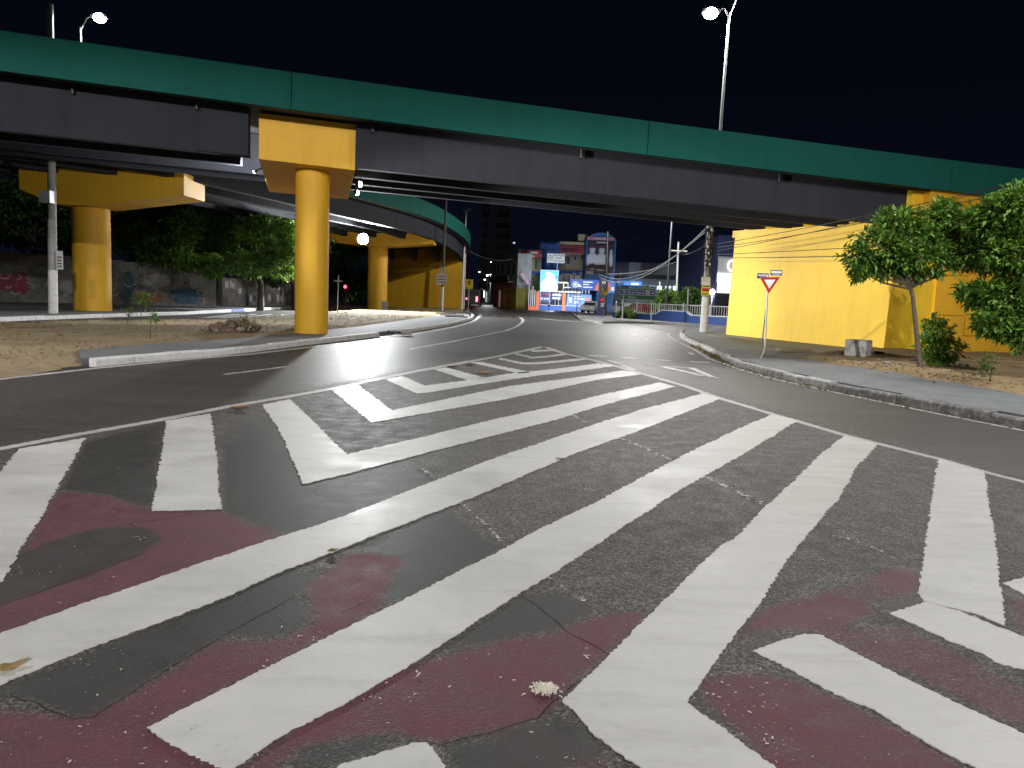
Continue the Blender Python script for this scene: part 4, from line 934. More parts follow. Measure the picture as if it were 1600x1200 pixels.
# ------------------------------------------------------------------ painted boundary wall on the left
mw = thing('mural_wall', 'long grimy boundary wall covered in faded graffiti under the trees', 'wall', (-30, 48, 0))
WA, WB = Vector((-36.161,45.189)), Vector((-21.539,55.706)); wd = (WB - WA).normalized(); wnn = Vector((wd.y, -wd.x)); wlen = (WB - WA).length
def wpt(s, z, o=0.0):
    p = WA + wd * s + wnn * o; return (p.x, p.y, z)
def wall_h(s): return 3.3 - .55 * s / wlen
nseg = 6
for i in range(nseg):
    a, b = wlen * i / nseg + .01, wlen * (i + 1) / nseg - .01; zz = wall_h((a + b) / 2)
    mb = MB(); mb.hexa([wpt(a, 0, 0), wpt(b, 0, 0), wpt(b, 0, -.2), wpt(a, 0, -.2), wpt(a, zz, 0), wpt(b, zz, 0), wpt(b, zz, -.2), wpt(a, zz, -.2)]); mb.build('wall_panel', M['mural'], mw)
    mb = MB(); mb.hexa([wpt(a, zz, .05), wpt(b, zz, .05), wpt(b, zz, -.25), wpt(a, zz, -.25), wpt(a, zz + .1, .05), wpt(b, zz + .1, .05), wpt(b, zz + .1, -.25), wpt(a, zz + .1, -.25)]); mb.build('coping', M['mural'], mw)
gm = {k: paint('graffiti_' + k, c, .8, .35, 1.2, 9, .2, dirt=(.04, .04, .04), dirt_amt=.8) for k, c in dict(red=(.20, .03, .05), white=(.30, .30, .29), blue=(.03, .09, .16), orange=(.20, .09, .02), teal=(.03, .10, .11), grey=(.10, .10, .10)).items()}
def patch(s0, s1, z0, z1, mat, jag, seed):
    rr = random.Random(seed); pts = []
    n = 12
    for k in range(n):
        t = 2 * math.pi * k / n; q = 1 + rr.uniform(-jag, jag)
        pts.append(((s0 + s1) / 2 + (s1 - s0) / 2 * math.cos(t) * q, max(.06, (z0 + z1) / 2 + (z1 - z0) / 2 * math.sin(t) * q)))
    mb = MB(); o = .004 + .0006 * (seed % 40)
    mb.add([wpt(s, z, o) for s, z in pts], [tuple(range(n))]); mb.build('graffiti', mat, mw)
sx = lambda u: wlen * (u + 160) / 498.0
k = 0
for (u0, u1, z0, z1, c) in ((-30, 25, .6, 2.0, 'red'), (20, 55, 1.2, 2.6, 'grey'), (170, 192, .4, 2.4, 'teal'), (190, 245, .3, 1.2, 'orange'), (252, 312, .3, 1.3, 'blue'), (205, 250, 1.3, 2.4, 'white'), (262, 330, 1.3, 2.5, 'white'), (85, 118, .3, 1.0, 'blue'), (30, 75, .4, 1.2, 'grey')):
    k += 1; patch(sx(u0), sx(u1), z0, z1, gm[c], .3, k)
rg_ = random.Random(4)
for i in range(46):
    k += 1; u = rg_.uniform(-20, 330); z = rg_.uniform(.5, 2.4); a = rg_.uniform(-1.4, 1.4); L = rg_.uniform(.3, .9)
    s_ = sx(u); mb = MB(); o = .03 + .0004 * i
    pts = [(s_ + math.cos(a + .5 * q) * L * (q / 3 - .5), z + math.sin(a + .5 * q) * L * (q / 3 - .5) * .8) for q in range(4)]
    for (p0, p1) in zip(pts, pts[1:]):
        d = Vector((p1[0] - p0[0], p1[1] - p0[1])); n_ = Vector((-d.y, d.x)).normalized() * .04
        mb.add([wpt(p0[0] - n_.x, max(.05, p0[1] - n_.y), o), wpt(p1[0] - n_.x, max(.05, p1[1] - n_.y), o), wpt(p1[0] + n_.x, max(.05, p1[1] + n_.y), o), wpt(p0[0] + n_.x, max(.05, p0[1] + n_.y), o)], [(0, 1, 2, 3)])
    mb.build('graffiti_stroke', gm[rg_.choice(['white', 'white', 'grey', 'red', 'teal'])], mw)
pwl, pwr = (-21.94,57.235), (-20.211,71.216)
pw = thing('poster_wall', 'lower wall plastered with torn pale posters right of the graffiti wall', 'wall', (pwl[0], pwl[1], 0))
pd = (Vector(pwr) - Vector(pwl)).normalized(); pn = Vector((pd.y, -pd.x)); pL = (Vector(pwr) - Vector(pwl)).length
def ppt(s, z, o=0.0):
    q = Vector(pwl) + pd * s + pn * o; return (q.x, q.y, z)
mb = MB(); mb.hexa([ppt(0, 0), ppt(pL, 0), ppt(pL, 0, -.2), ppt(0, 0, -.2), ppt(0, 2.25), ppt(pL, 2.25), ppt(pL, 2.25, -.2), ppt(0, 2.25, -.2)]); mb.build('masonry', M['mural'], pw)
for i in range(26):
    s = rg_.uniform(.1, pL * .93); z = rg_.choice([.55, 1.05, 1.5]) + rg_.uniform(-.08, .08); w, h = rg_.uniform(.3, .55), rg_.uniform(.4, .6); o = .004 + .001 * i
    mb = MB(); mb.add([ppt(s, z, o), ppt(s + w, z + rg_.uniform(-.03, .03), o), ppt(s + w, z + h, o), ppt(s, z + h + rg_.uniform(-.03, .03), o)], [(0, 1, 2, 3)])
    mb.build('poster', [M['paper'], M['paper'], M['limewash'], gm['white'], gm['red'] if i % 3 else gm['blue']][i % 5], pw)

# ------------------------------------------------------------------ utility poles and wires
def pole_thing(label, base, top, r0, r1, mat, white_to=None, name='utility_pole', cat='utility pole', group=None):
    t = thing(name, label, cat, base, group); B_, T_ = Vector(base), Vector(top)
    if white_to:
        f = (white_to - B_.z) / (T_.z - B_.z); m_ = B_.lerp(T_, f)
        mb = MB(); mb.tube([B_, m_], [r0 + .004, r0 + (r1 - r0) * f + .004], 18); mb.build('painted_base', M['white_pole'], t, True)
        mb = MB(); mb.tube([m_, T_], [r0 + (r1 - r0) * f, r1], 18); mb.build('shaft', mat, t, True)
    else:
        mb = MB(); mb.tube([B_, T_], [r0, r1], 16); mb.build('shaft', mat, t, True)
    return t
def plate(t, x0, x1, z0, z1, y, mat, name='plate', th=.02):
    mb = MB(); mb.box(x0, x1, y - th, y, z0, z1); return mb.build(name, mat, t)
pbase = (-20.378,34.036); pyy = pbase[1]
pl_ = pole_thing('concrete utility pole with white base and grey box on the far left pavement', (pbase[0], pyy, .13), ((-20.084,34.036,13.344)[0] - .06, pyy, 13.2), .19, .13, M['pole_concrete'], (-20.324,34.036,2.028)[2])
bx = (-20.443,-20.111,4.889,5.402,33.736); mb = MB(); mb.box(bx[0] - .15, bx[1], pyy - .45, pyy - .12, bx[2], bx[3]); mb.build('meter_box', M['galv'], pl_)
bx = (-20.039,-19.76,2.065,2.866,33.836); plate(pl_, bx[0], bx[1], bx[2], bx[3], pyy - .2, M['paper'])
for q, (zz, c) in enumerate(((.62, 'red'), (.45, 'grey'), (.28, 'grey'), (.12, 'grey'))):
    mb = MB(); zc = bx[2] + (bx[3] - bx[2]) * zz; mb.box(bx[0] + .05, bx[1] - .05, pyy - .226, pyy - .221, zc, zc + .06); mb.build('printed_line', gm[c], pl_)
# pole with two paper signs near the far wall
b3 = (-6.469,68.313); y3 = b3[1]
p3 = pole_thing('dark slim pole with white base and two plates before the far end wall', (b3[0], y3, .1), ((-6.334,68.313,9.294)[0], y3, 10.5), .13, .09, M['pole_dark'], (-6.53,68.313,2.31)[2])
for bx in ((-6.61,-6.246,3.428,4.039,68.153), (-6.982,-6.083,2.476,3.423,68.153)):
    o = plate(p3, bx[0], bx[1], bx[2], bx[3], y3 - .16, M['paper'])
    for q in range(3):
        zc = bx[2] + (bx[3] - bx[2]) * (.2 + .26 * q); mb = MB(); mb.box(bx[0] + .08, bx[1] - .08, y3 - .187, y3 - .181, zc, zc + .07); mb.build('printed_line', gm['grey'], p3)
# cluster of pale poles at the end of the far wall
b4 = (-5.691,82.377); y4 = b4[1]; t4 = (-5.503,82.377,10.364)
street_lamp('unlit pale lamp post rising past the end of the curving ramp', (b4[0], y4, .1), t4, [(t4[0] - .5, y4, t4[2] + .25, False), (t4[0] + .5, y4, t4[2] + .25, False)], 0, M['white_pole'], None, (.11, .07))
b5 = (-5.891,88.958); t5 = (-5.884,88.958,6.904)
pole_thing('shorter pale pole standing right beside the unlit lamp post', (b5[0], b5[1], .1), t5, .09, .08, M['white_pole'])
# right pole with posters
b6 = (10.322,42.064); y6 = b6[1]
p6 = pole_thing('grey utility pole with posters and tangled cables left of the yellow abutment', (b6[0], y6, .13), ((10.342,42.064,6.605)[0], y6, 10.6), .205, .13, M['pole_concrete'], (10.232,42.064,2.029)[2])
bx = (9.98,10.461,2.68,3.089,41.824); plate(p6, bx[0], bx[1], bx[2], bx[3], y6 - .22, M['white'], 'poster')
bx = (10.013,10.478,2.115,2.645,41.824); plate(p6, bx[0], bx[1], bx[2], bx[3], y6 - .22, M['sign_yellow'], 'poster')
w_ = bx[1] - bx[0]; h_ = bx[3] - bx[2]
mb = MB(); mb.box(bx[0] + .03, bx[1] - .03, y6 - .246, y6 - .241, bx[2] + h_ * .38, bx[2] + h_ * .72); mb.build('printed_band', M['red'], p6)
mb = MB(); mb.box(bx[0] + .03, bx[1] - .03, y6 - .246, y6 - .241, bx[2] + h_ * .84, bx[3] - .02); mb.build('printed_band', M['sign_green'], p6)
mb = MB(); mb.box(bx[0] + .03, bx[1] - .10, y6 - .246, y6 - .241, bx[2] + h_ * .08, bx[2] + h_ * .22); mb.build('printed_band', M['sign_green'], p6)
rg2 = random.Random(8)
for i, (c, w) in enumerate((((10.254,42.064,5.858), 0.42), ((10.256,42.064,5.52), 0.5), ((10.259,42.064,5.113), 0.32), ((10.261,42.064,4.637), 0.35), ((10.263,42.064,4.296), 0.3), ((10.265,42.064,3.954), 0.38), ((10.267,42.064,3.715), 0.26))):
    mb = MB(); mb.box(c[0] - w * .5 - .02, c[0] + w * .5 + .02, y6 - .34, y6 - .16, c[2] - .04, c[2] + .05); mb.build('crossarm', M['pole_dark'], p6)
    for q in range(2):
        xx = c[0] + rg2.uniform(-.4, .4) * w; mb = MB(); mb.blob((xx, y6 - .36, c[2] + .06), (.07, .07, .09), 8, 6); mb.build('insulator', M['white'] if q else M['black'], p6, True)
for i in range(10):
    c = ((10.203,42.064,5.077)[0] + rg2.uniform(-.1, .17), y6); z0, z1 = rg2.uniform(3.2, 4.2), rg2.uniform(4.6, 6.4); xx = c[0] + rg2.uniform(-.22, .22)
    mb = MB(); mb.tube([(xx, y6 - .22, z0), (xx + rg2.uniform(-.25, .25), y6 - .4, (z0 + z1) / 2), (xx + rg2.uniform(-.1, .1), y6 - .2, z1)], .022, 5); mb.build('cable_loop', M['wire'], p6)
# distant poles
for (a, b, c, lab) in (((13.662,70,0.571), (13.425,70,8.267), None, 'thin dark pole behind the blue wall in the middle'),
    ((17.08,82,0.571), (16.885,82,8.065), (16.875,82,7.135), 'pale distribution pole with crossarm behind the green road sign'),
    ((14.514,78,0.426), (14.444,78,3.756), None, 'short pale post behind the green road sign'),
    ((14.736,66,0.701), (14.707,66,2.871), None, 'white slim post among the bushes behind the blue wall'),):
    arm = c; dep = a[1]; top = 380 if b[2] > 5 else 440
    if lab.startswith('thin dark pole'):
        street_lamp('tall dark pole behind the blue wall, with an added lamp head hidden by the overpass', (a[0], dep, .1), (a[0] + .1, dep, 11.2), [(a[0] - 2.6, dep - 1.2, 11.6, True)], LAMP['junction'], M['dark'], None, (.12, .08)); continue  # arm and lamp are added to a plain pole to brighten ramp and junction
    t = pole_thing(lab, (a[0], dep, 0.1), b, .12 if top < 400 else .08, .09 if top < 400 else .06, M['pole_dark'] if arm is None and top < 400 else M['white_pole'])
    if arm:
        mb = MB(); mb.box(c[0] - .95, c[0] + .95, dep - .22, dep - .1, c[2] - .06, c[2] + .06); mb.build('crossarm', M['white_pole'], t)
        for q in (-.8, -.4, .4, .8):
            mb = MB(); mb.tube([(c[0] + q, dep - .16, c[2] - .05), (c[0] + q, dep - .16, c[2] - .22)], .04, 6); mb.build('insulator', M['dark'], t)
def wire(label, a, b, sag, r=.012, mat=None, n=14, group='overhead cables'):
    a, b = Vector(a), Vector(b); pts = [a.lerp(b, i / n) - Vector((0, 0, sag * 4 * (i / n) * (1 - i / n))) for i in range(n + 1)]
    mb = MB(); mb.tube(pts, r, 5); o = mb.build('cable', mat or M['wire'], None); tag(o, label, 'cable', group); return o
for st, e, sg, lab in (((9.185,36,4.418), (12.514,24.5,5.229), 0.25, 'topmost cable crossing the bright abutment face'),
        ((9.196,36,4.258), (12.338,24.7,5.012), 0.3, 'second cable from the top crossing the abutment face'),
        ((9.207,36,4.098), (12.991,24.3,5.338), 0.32, 'slack cable crossing near the top of the abutment face'),
        ((9.218,36,3.938), (12.093,25,3.834), 0.1, 'lower cable running flat across the abutment face'),
        ((9.229,36,3.778), (12.528,25,3.568), 0.12, 'lowest cable running across the abutment face'),):
    wire(lab, st, Vector(e) + (Vector(e) - Vector(st)) * 1.08, sg, .014)
wire('pale cable sagging from the short pole to the old white building', t5, (-0.665,108,6.882), .6, .03, M['pole_concrete'])
wire('dark cable strung from the far street over the shops', (-0.728,110,8.318), (14.089,90,8.964), .5, .035)
wire('bundle of cables swooping up to the pole by the abutment', (8.254,78,4.03), (10.254,42.064,5.858), 1.6, .035, M['pole_concrete'])
wire('second cable swooping up to the pole by the abutment', (8.241,78,4.285), (10.265,42.064,5.69), 1.4, .03, M['pole_concrete'])
wire('long cable from the crossarm pole towards the totem', (8.883,78,4.309), (17.009,82,6.075), .4, .03, M['pole_concrete'])
wire('cable from the crossarm pole to the abutment pole', (16.959,82,6.872), (10.249,42.064,4.908), .3, .025)

# ------------------------------------------------------------------ yield sign with street name plates
yb_ = (8.563,26.211); yy = yb_[1]
ys_ = thing('yield_sign', 'red bordered triangular yield sign on a braced post in front of the abutment', 'road sign', (yb_[0], yy, .13))
topz = (8.481,26.211,2.677)
mb = MB(); mb.tube([(yb_[0], yy, .13), (topz[0], yy, topz[2])], .032, 12); mb.build('post', M['galv'], ys_, True)
tl_, tr_, bt_ = (8.196,26.211,2.591), (8.873,26.211,2.627), (8.538,26.211,2.068)
def tri(mb, a, b, c, y0, y1):
    mb.add([(a[0], y0, a[2]), (b[0], y0, b[2]), (c[0], y0, c[2]), (a[0], y1, a[2]), (b[0], y1, b[2]), (c[0], y1, c[2])], [(2, 1, 0), (3, 4, 5), (0, 1, 4, 3), (1, 2, 5, 4), (2, 0, 3, 5)])
mb = MB(); tri(mb, tl_, tr_, bt_, yy - .06, yy - .04); mb.build('border_plate', M['red'], ys_)
ctr = [(tl_[k] + tr_[k] + bt_[k]) / 3 for k in range(3)]
inn = [[ctr[k] + (p[k] - ctr[k]) * .56 for k in range(3)] for p in (tl_, tr_, bt_)]
mb = MB(); tri(mb, inn[0], inn[1], inn[2], yy - .066, yy - .0605); mb.build('inner_triangle', M['white'], ys_)
for (bx, rot) in (((8.095,8.526,2.553,2.734,26.211), .28), ((8.561,8.948,2.677,2.858,26.211), -.12)):
    cx, cz = (bx[0] + bx[1]) / 2, (bx[2] + bx[3]) / 2; w, h = bx[1] - bx[0], bx[3] - bx[2]
    mb = MB(); mb.obox((cx, yy + .0, cz), w, .02, h, rot); o = mb.build('name_plate', M['sign_blue'], ys_); u_ = under(o)
    M_ = Matrix.Rotation(rot, 3, 'Z')
    c2_ = Vector((cx, yy, cz)) + M_ @ Vector((0, -.014, h * .12)); mb = MB(); mb.obox(c2_, w * .86, .006, h * .36, rot); mb.build('lettering_band', M['white'], u_)
    c2_ = Vector((cx, yy, cz)) + M_ @ Vector((0, -.014, -h * .28)); mb = MB(); mb.obox(c2_, w * .6, .006, h * .14, rot); mb.build('lettering_band', M['paper'], u_)
e0 = (9.321,28.934); e1 = (8.513,26.261,1.603)
mb = MB(); mb.tube([(e0[0], e0[1], .13), (e1[0], yy + .04, e1[2])], .022, 8); mb.build('brace', M['galv'], ys_, True)
e0 = (6.962,21.61); e1 = (yb_[0], yy, .26)
mb = MB(); mb.tube([(e0[0], e0[1], .16), ((e0[0] + e1[0]) / 2, (e0[1] + e1[1]) / 2, .17), e1], .028, 8); mb.build('bent_foot', M['galv'], ys_, True)

# concrete block by the abutment
cb = (10.402,23.263)
blk = thing('concrete_block', 'weathered whitewashed concrete block beside the abutment corner', 'concrete block', (cb[0], cb[1], .14))
a0, a1, a2 = (9.989,23.263,0.115), (10.536,23.113,0.071), (11.03,23.613,0.245); 
hb = (10.37,23.263,0.73)[2]
A3 = Vector((a0[0], cb[1] - .02)); B3 = Vector((a1[0], cb[1] - .25)); C3 = Vector((a2[0], cb[1] + .42)); D3 = A3 + (C3 - B3)
bm = bmesh.new()
vv = [bm.verts.new((p.x, p.y, z)) for z in (.1, hb) for p in (A3, B3, C3, D3)]
for f in ((3, 2, 1, 0), (4, 5, 6, 7), (0, 1, 5, 4), (1, 2, 6, 5), (2, 3, 7, 6), (3, 0, 4, 7)): bm.faces.new([vv[i] for i in f])
bmesh.ops.bevel(bm, geom=bm.edges[:], offset=.035, segments=2, affect='EDGES', profile=.6)
bmesh.ops.subdivide_edges(bm, edges=bm.edges[:], cuts=5, use_grid_fill=True)
for v in bm.verts:
    q = mnoise.noise(v.co * 5.0) * .018 + mnoise.noise(v.co * 17) * .008
    v.co += Vector((q, q * .6, q * (1.2 if v.co.z > .3 else 0)))
me = bpy.data.meshes.new('block'); bm.to_mesh(me); bm.free(); me.materials.append(M['limewash'])
o = bpy.data.objects.new('block', me); COL.objects.link(o); o.parent = blk['o']; o.location = (-cb[0], -cb[1], -.14)

# ------------------------------------------------------------------ traffic furniture in the distance
def school_sign(label, base, bx, pole_to, group):
    t = thing('school_crossing_sign', label, 'road sign', (base[0], base[1], .1), group); y = base[1]
    cx = (bx[0] + bx[1]) / 2
    mb = MB(); mb.tube([(base[0], y, .08), (cx, y, bx[3] - .1)], .035, 8); mb.build('post', M['galv'], t)
    plate(t, bx[0], bx[1], bx[2], bx[3], y - .05, M['sign_yellow'])
    c = ((bx[0] + bx[1]) / 2, (bx[2] + bx[3]) / 2 + .12); yk = y - .078; s = .23
    mb = MB(); d4 = [(c[0], yk, c[1] - s * 1.5), (c[0] + s * 1.2, yk, c[1] - .0), (c[0], yk, c[1] + s * 1.5), (c[0] - s * 1.2, yk, c[1])]
    for dx in (-1, 1):
        px_ = c[0] + dx * .075
        mb.blob((px_, yk, c[1] + .19), (.05, .012, .05), 8, 6)
        mb.hexa([(px_ - .05, yk - .006, c[1] - .02), (px_ + .05, yk - .006, c[1] - .02), (px_ + .05, yk + .006, c[1] - .02), (px_ - .05, yk + .006, c[1] - .02), (px_ - .06, yk - .006, c[1] + .14), (px_ + .06, yk - .006, c[1] + .14), (px_ + .06, yk + .006, c[1] + .14), (px_ - .06, yk + .006, c[1] + .14)])
        mb.tube([(px_ - .03, yk, c[1]), (px_ - .07 * 1.2, yk, c[1] - .24)], .022, 5); mb.tube([(px_ + .03, yk, c[1]), (px_ + .07, yk, c[1] - .24)], .022, 5)
    mb.build('children_symbol', M['black'], t)
    mb = MB(); mb.box(bx[0] + .06, bx[0] + .2, y - .078, y - .071, bx[2] + .05, bx[2] + .14); mb.build('corner_mark', M['black'], t)
    return t
q = (-4.109,68.182); school_sign('yellow school crossing sign beside the ramp end wall', q, (-4.414,-3.767,2.178,3.043,68.182), 0, 'yellow school crossing signs')
q = (7.677,67.141); school_sign('yellow school crossing sign in front of the navy totem', q, (7.471,8.024,2.15,2.865,67.141), 0, 'yellow school crossing signs')
# green direction sign
q = (9.305,62.684); dq = q[1] - 1.0
gs = thing('direction_sign', 'wide green and blue direction sign on two posts before the blue wall', 'road sign', ((9.817,61.684,0.2)[0], dq, .1))
for a, b in (((8.62,61.684,0.103), (8.548,61.684,2.842)), ((10.918,61.684,0.191), (10.834,61.684,2.929))):
    mb = MB(); mb.tube([(a[0], dq, .05), b], .045, 8); mb.build('post', M['white_pole'], gs)
bx = (8.348,11.094,1.8,2.926,61.684); H3 = (bx[3] - bx[2]) / 3
for i, (mt, nm) in enumerate(((M['sign_green'], 'g'), (M['sign_blue'], 'b'), (M['sign_green'], 'g'))):
    z1 = bx[3] - i * H3; mb = MB(); mb.box(bx[0], bx[1], dq - .09, dq - .06, z1 - H3 + .012, z1 - .012); mb.build('sign_panel', mt, gs)
    mb = MB(); mb.box(bx[0], bx[1], dq - .094, dq - .091, z1 - H3 - .004, z1 - H3 + .022); mb.build('divider', M['white'], gs)
wS = bx[1] - bx[0]
text('ADRIANÓPOLIS', .25, (bx[0] + wS * .56, dq - .10, bx[3] - H3 * .5), M['white'], gs)
text('PS. 28 de Agosto', .25, (bx[0] + wS * .38, dq - .10, bx[3] - H3 * 1.5), M['white'], gs)
text('Aleixo', .25, (bx[0] + wS * .34, dq - .10, bx[3] - H3 * 2.5), M['white'], gs)
def arrow(cx, cz, s, vertical):
    mb = MB(); y = dq - .102; pts = [(-.5, .09), (.1, .09), (.1, .28), (.5, 0), (.1, -.28), (.1, -.09), (-.5, -.09)]
    if vertical: pts = [(b_, a_) for a_, b_ in pts][::-1]
    mb.add([(cx + a_ * s, y, cz + b_ * s) for a_, b_ in pts], [tuple(range(6, -1, -1))]); mb.build('arrow', M['white'], gs)
arrow(bx[1] - .2, bx[3] - H3 * .5, .26, False); arrow(bx[1] - .2, bx[3] - H3 * 1.5, .26, False); arrow(bx[0] + .25, bx[3] - H3 * 2.5, .26, True)
cx, cz = bx[0] + wS * .785, bx[3] - H3 * 1.5
mb = MB(); mb.box(cx - .15, cx + .15, dq - .101, dq - .096, cz - .14, cz + .14); mb.build('hospital_panel', M['white'], gs)
mb = MB(); mb.box(cx - .10, cx + .10, dq - .106, dq - .103, cz - .035, cz + .035); mb.box(cx - .035, cx + .035, dq - .108, dq - .1065, cz - .10, cz + .10); mb.build('cross_symbol', M['red'], gs)
# signal with red light and its thin neighbour
q = (-19.314,88,2.099); tsg = thing('traffic_light', 'traffic light showing red at the end of the left street', 'traffic light', (q[0], 88, 0))
mb = MB(); mb.tube([(q[0], 88.1, 0), (q[0], 88.1, q[2] + .6)], .06, 8); mb.build('post', M['dark'], tsg)
mb = MB(); mb.box(q[0] - .2, q[0] + .2, 87.8, 88.0, q[2] - .75, q[2] + .35); hd = mb.build('signal_head', M['black'], tsg)
RED_L = emit('red_signal_lens', (1.0, .03, .04), 14.0)
mb = MB(); mb.blob((q[0], 87.78, q[2]), (.17, .08, .17), 12, 8); mb.build('red_lens', RED_L, under(hd), True)
for dz in (-.33, -.6): mb = MB(); mb.blob((q[0], 87.79, q[2] + dz), (.12, .05, .12), 10, 6); mb.build('dark_lens', M['glass'], under(hd), True)
light('POINT', 'lamp_light', (q[0], 87.4, q[2]), 4, (1, .05, .05), None, .15, parent=tsg)
q = (-11.759,51.173); a = (-11.706,51.173,2.627)
t = pole_thing('thin bare post with a small crossbar left of the red light', (q[0], q[1], .08), (a[0], q[1], a[2]), .035, .03, M['galv'], None, 'sign_post', 'post')
c = (-11.723,51.173,2.249); mb = MB(); mb.box(c[0] - .28, c[0] + .28, q[1] - .04, q[1] - .02, c[2] - .03, c[2] + .03); mb.build('crossbar', M['galv'], t)
# pale compound wall beside the red light
bx = (-23.202,-19.787,0.353,2.088,96); cw = thing('compound_wall', 'pale panelled compound wall behind the red traffic light', 'wall', (bx[0], 96, 0))
for i in range(8):
    a = bx[0] + (bx[1] - bx[0]) * i / 8; b = bx[0] + (bx[1] - bx[0]) * (i + 1) / 8
    mb = MB(); mb.box(a + .02, b - .02, 96, 96.2, 0, bx[3] - .05 * (i % 2)); mb.build('wall_panel', M['pale_wall'], cw)
mb = MB(); mb.box(bx[0] + 1.1, bx[0] + 1.7, 95.97, 95.995, .5, 1.5); mb.build('dark_stain', M['pole_dark'], cw)

# bus leaving down the street
bx = (-7.886,-5.466,0.121,2.806,122); yb0 = 122.0
bus = thing('bus', 'dark city bus with glowing red tail light leaving past the ramp', 'bus', ((bx[0] + bx[1]) / 2, yb0, 0))
mb = MB(); mb.box(bx[0], bx[1], yb0, yb0 + 11, .35, bx[3]); bo = mb.build('body', plain('bus_dark_paint', (.05, .045, .05), .35), bus)
bv = bo.modifiers.new('bevel', 'BEVEL'); bv.width = .16; bv.segments = 3
mb = MB(); mb.box(bx[0] + .2, bx[1] - .2, yb0 - .02, yb0 + .05, 1.7, bx[3] - .45); mb.build('rear_window', M['glass'], bus)
mb = MB(); mb.box(bx[0] + .3, bx[1] - .3, yb0 - .02, yb0 + .02, bx[3] - .35, bx[3] - .12); mb.build('route_board', M['black'], bus)
mb = MB(); mb.box(bx[0] + .05, bx[1] - .05, yb0 - .06, yb0 + .05, .38, .62); mb.build('bumper', M['dark'], bus)
for x in (bx[0] + .3, bx[1] - .3):
    mb = MB(); mb.tube([(x - .12, yb0 + 1.9, .45), (x + .12, yb0 + 1.9, .45)], .45, 18); mb.build('wheel', M['black'], bus, True)
    mb = MB(); mb.tube([(x - .12, yb0 + 8.6, .45), (x + .12, yb0 + 8.6, .45)], .45, 18); mb.build('wheel', M['black'], bus, True)
TL = emit('tail_light', (1.0, .05, .09), 16.0)
c = (-6.061,122,1.178)
mb = MB(); mb.box(c[0] - .13, c[0] + .13, yb0 - .05, yb0 + .02, c[2] - .42, c[2] + .34); mb.build('tail_light', TL, bus)
mb = MB(); mb.box(bx[0] + .12, bx[0] + .3, yb0 - .05, yb0 + .02, c[2] - .15, c[2] + .1); mb.build('tail_light', TL, bus)
light('POINT', 'lamp_light', (c[0], yb0 - .5, c[2]), 2, (1, .06, .1), None, .2, parent=bus)

# ------------------------------------------------------------------ buildings beyond the junction
def window(t, bx, y, frame_mat, rec=.03):
    x0, x1, z0, z1 = bx[:4]; f = .07; mb = MB()
    mb.box(x0 - f, x1 + f, y - .06, y - .004, z1, z1 + f); mb.box(x0 - f, x1 + f, y - .08, y - .004, z0 - f, z0)
    mb.box(x0 - f, x0, y - .06, y - .004, z0, z1); mb.box(x1, x1 + f, y - .06, y - .004, z0, z1)
    if x1 - x0 > .7: mb.box((x0 + x1) / 2 - .03, (x0 + x1) / 2 + .03, y - .05, y - .03, z0, z1)
    o = mb.build('window', frame_mat, t)
    mb = MB(); mb.box(x0, x1, y - .028, y - .006, z0, z1); mb.build('pane', M['glass'], under(o))
def block(t, bx, depth, mat, name='wall', z0=None):
    mb = MB(); mb.box(bx[0], bx[1], bx[4], bx[4] + depth, bx[2] if z0 is None else z0, bx[3]); return mb.build(name, mat, t)
# residential tower
tw = thing('apartment_tower', 'tall dim apartment tower far behind with stacked balconies', 'building', ((-6.206,230,-1.459)[0], 230, 0))
bt = (-11.053,-1.44,-1.433,37.581,230)
mb = MB(); mb.box(bt[0], bt[1], 232, 250, 0, 52); mb.build('wall', M['tower'], tw)
for i in range(16):
    z = 2.6 + i * 3.05
    for (a, b) in (((-11.086,230,13.416)[0], (-8.441,230,13.517)[0]), ((-6.552,230,13.588)[0], (-2.018,230,13.76)[0])):
        mb = MB(); mb.box(a, b, 230.4, 231.99, z, z + 1.05); mb.build('balcony', M['pale_wall'], tw)
        mb = MB(); mb.box(a + .3, b - .3, 231.9, 231.98, z + 1.15, z + 2.5); mb.build('window', M['glass'], tw)
# old white building at the street corner
ob = thing('corner_building', 'old stained white building with balcony and yellow ground floor at the street corner', 'building', ((-1.361,112,0.359)[0], 112, 0))
xa, xb, xc = (-3.419,118,3.899)[0], (0.168,110,3.871)[0], (0.621,110,3.888)[0]
zt_ = (-0.711,110,7.872)[2]; zm = (-0.523,110,2.944)[2]
mb = MB(); mb.prism([(xa, 122), (xb, 110.5), (xb + 2, 110.5), (xb + 2, 124), (xa + 2, 126)], zm, zt_); mb.build('upper_wall', M['pale_wall'], ob)
mb = MB(); mb.prism([(xa - .05, 121.9), (xb - .05, 110.4), (xb + 2, 110.4), (xb + 2, 124), (xa + 2, 126)], 0, zm - .003); mb.build('lower_wall', M['olive'], ob)
fd = (Vector((xb, 110.5)) - Vector((xa, 122))).normalized(); fn = Vector((-abs(fd.y), -abs(fd.x))) 
fn = Vector((fd.y, -fd.x))
def fpt(s, z, o): 
    p = Vector((xa, 122)) + fd * s + fn * o; return (p.x, p.y, z)
fl_ = (Vector((xb, 110.5)) - Vector((xa, 122))).length
def fbox(s0, s1, z0, z1, o0, o1, mat, name, par=None):
    mb = MB(); mb.hexa([fpt(s0, z0, o1), fpt(s1, z0, o1), fpt(s1, z0, o0), fpt(s0, z0, o0), fpt(s0, z1, o1), fpt(s1, z1, o1), fpt(s1, z1, o0), fpt(s0, z1, o0)]); return mb.build(name, mat, par or ob)
for s in (2.0, 4.6, 7.8, 10.2):
    w = fbox(s, s + .75, 4.9, 6.5, .004, .05, M['pole_dark'], 'window'); fbox(s + .08, s + .67, 4.98, 6.42, .052, .06, M['glass'], 'pane', under(w))
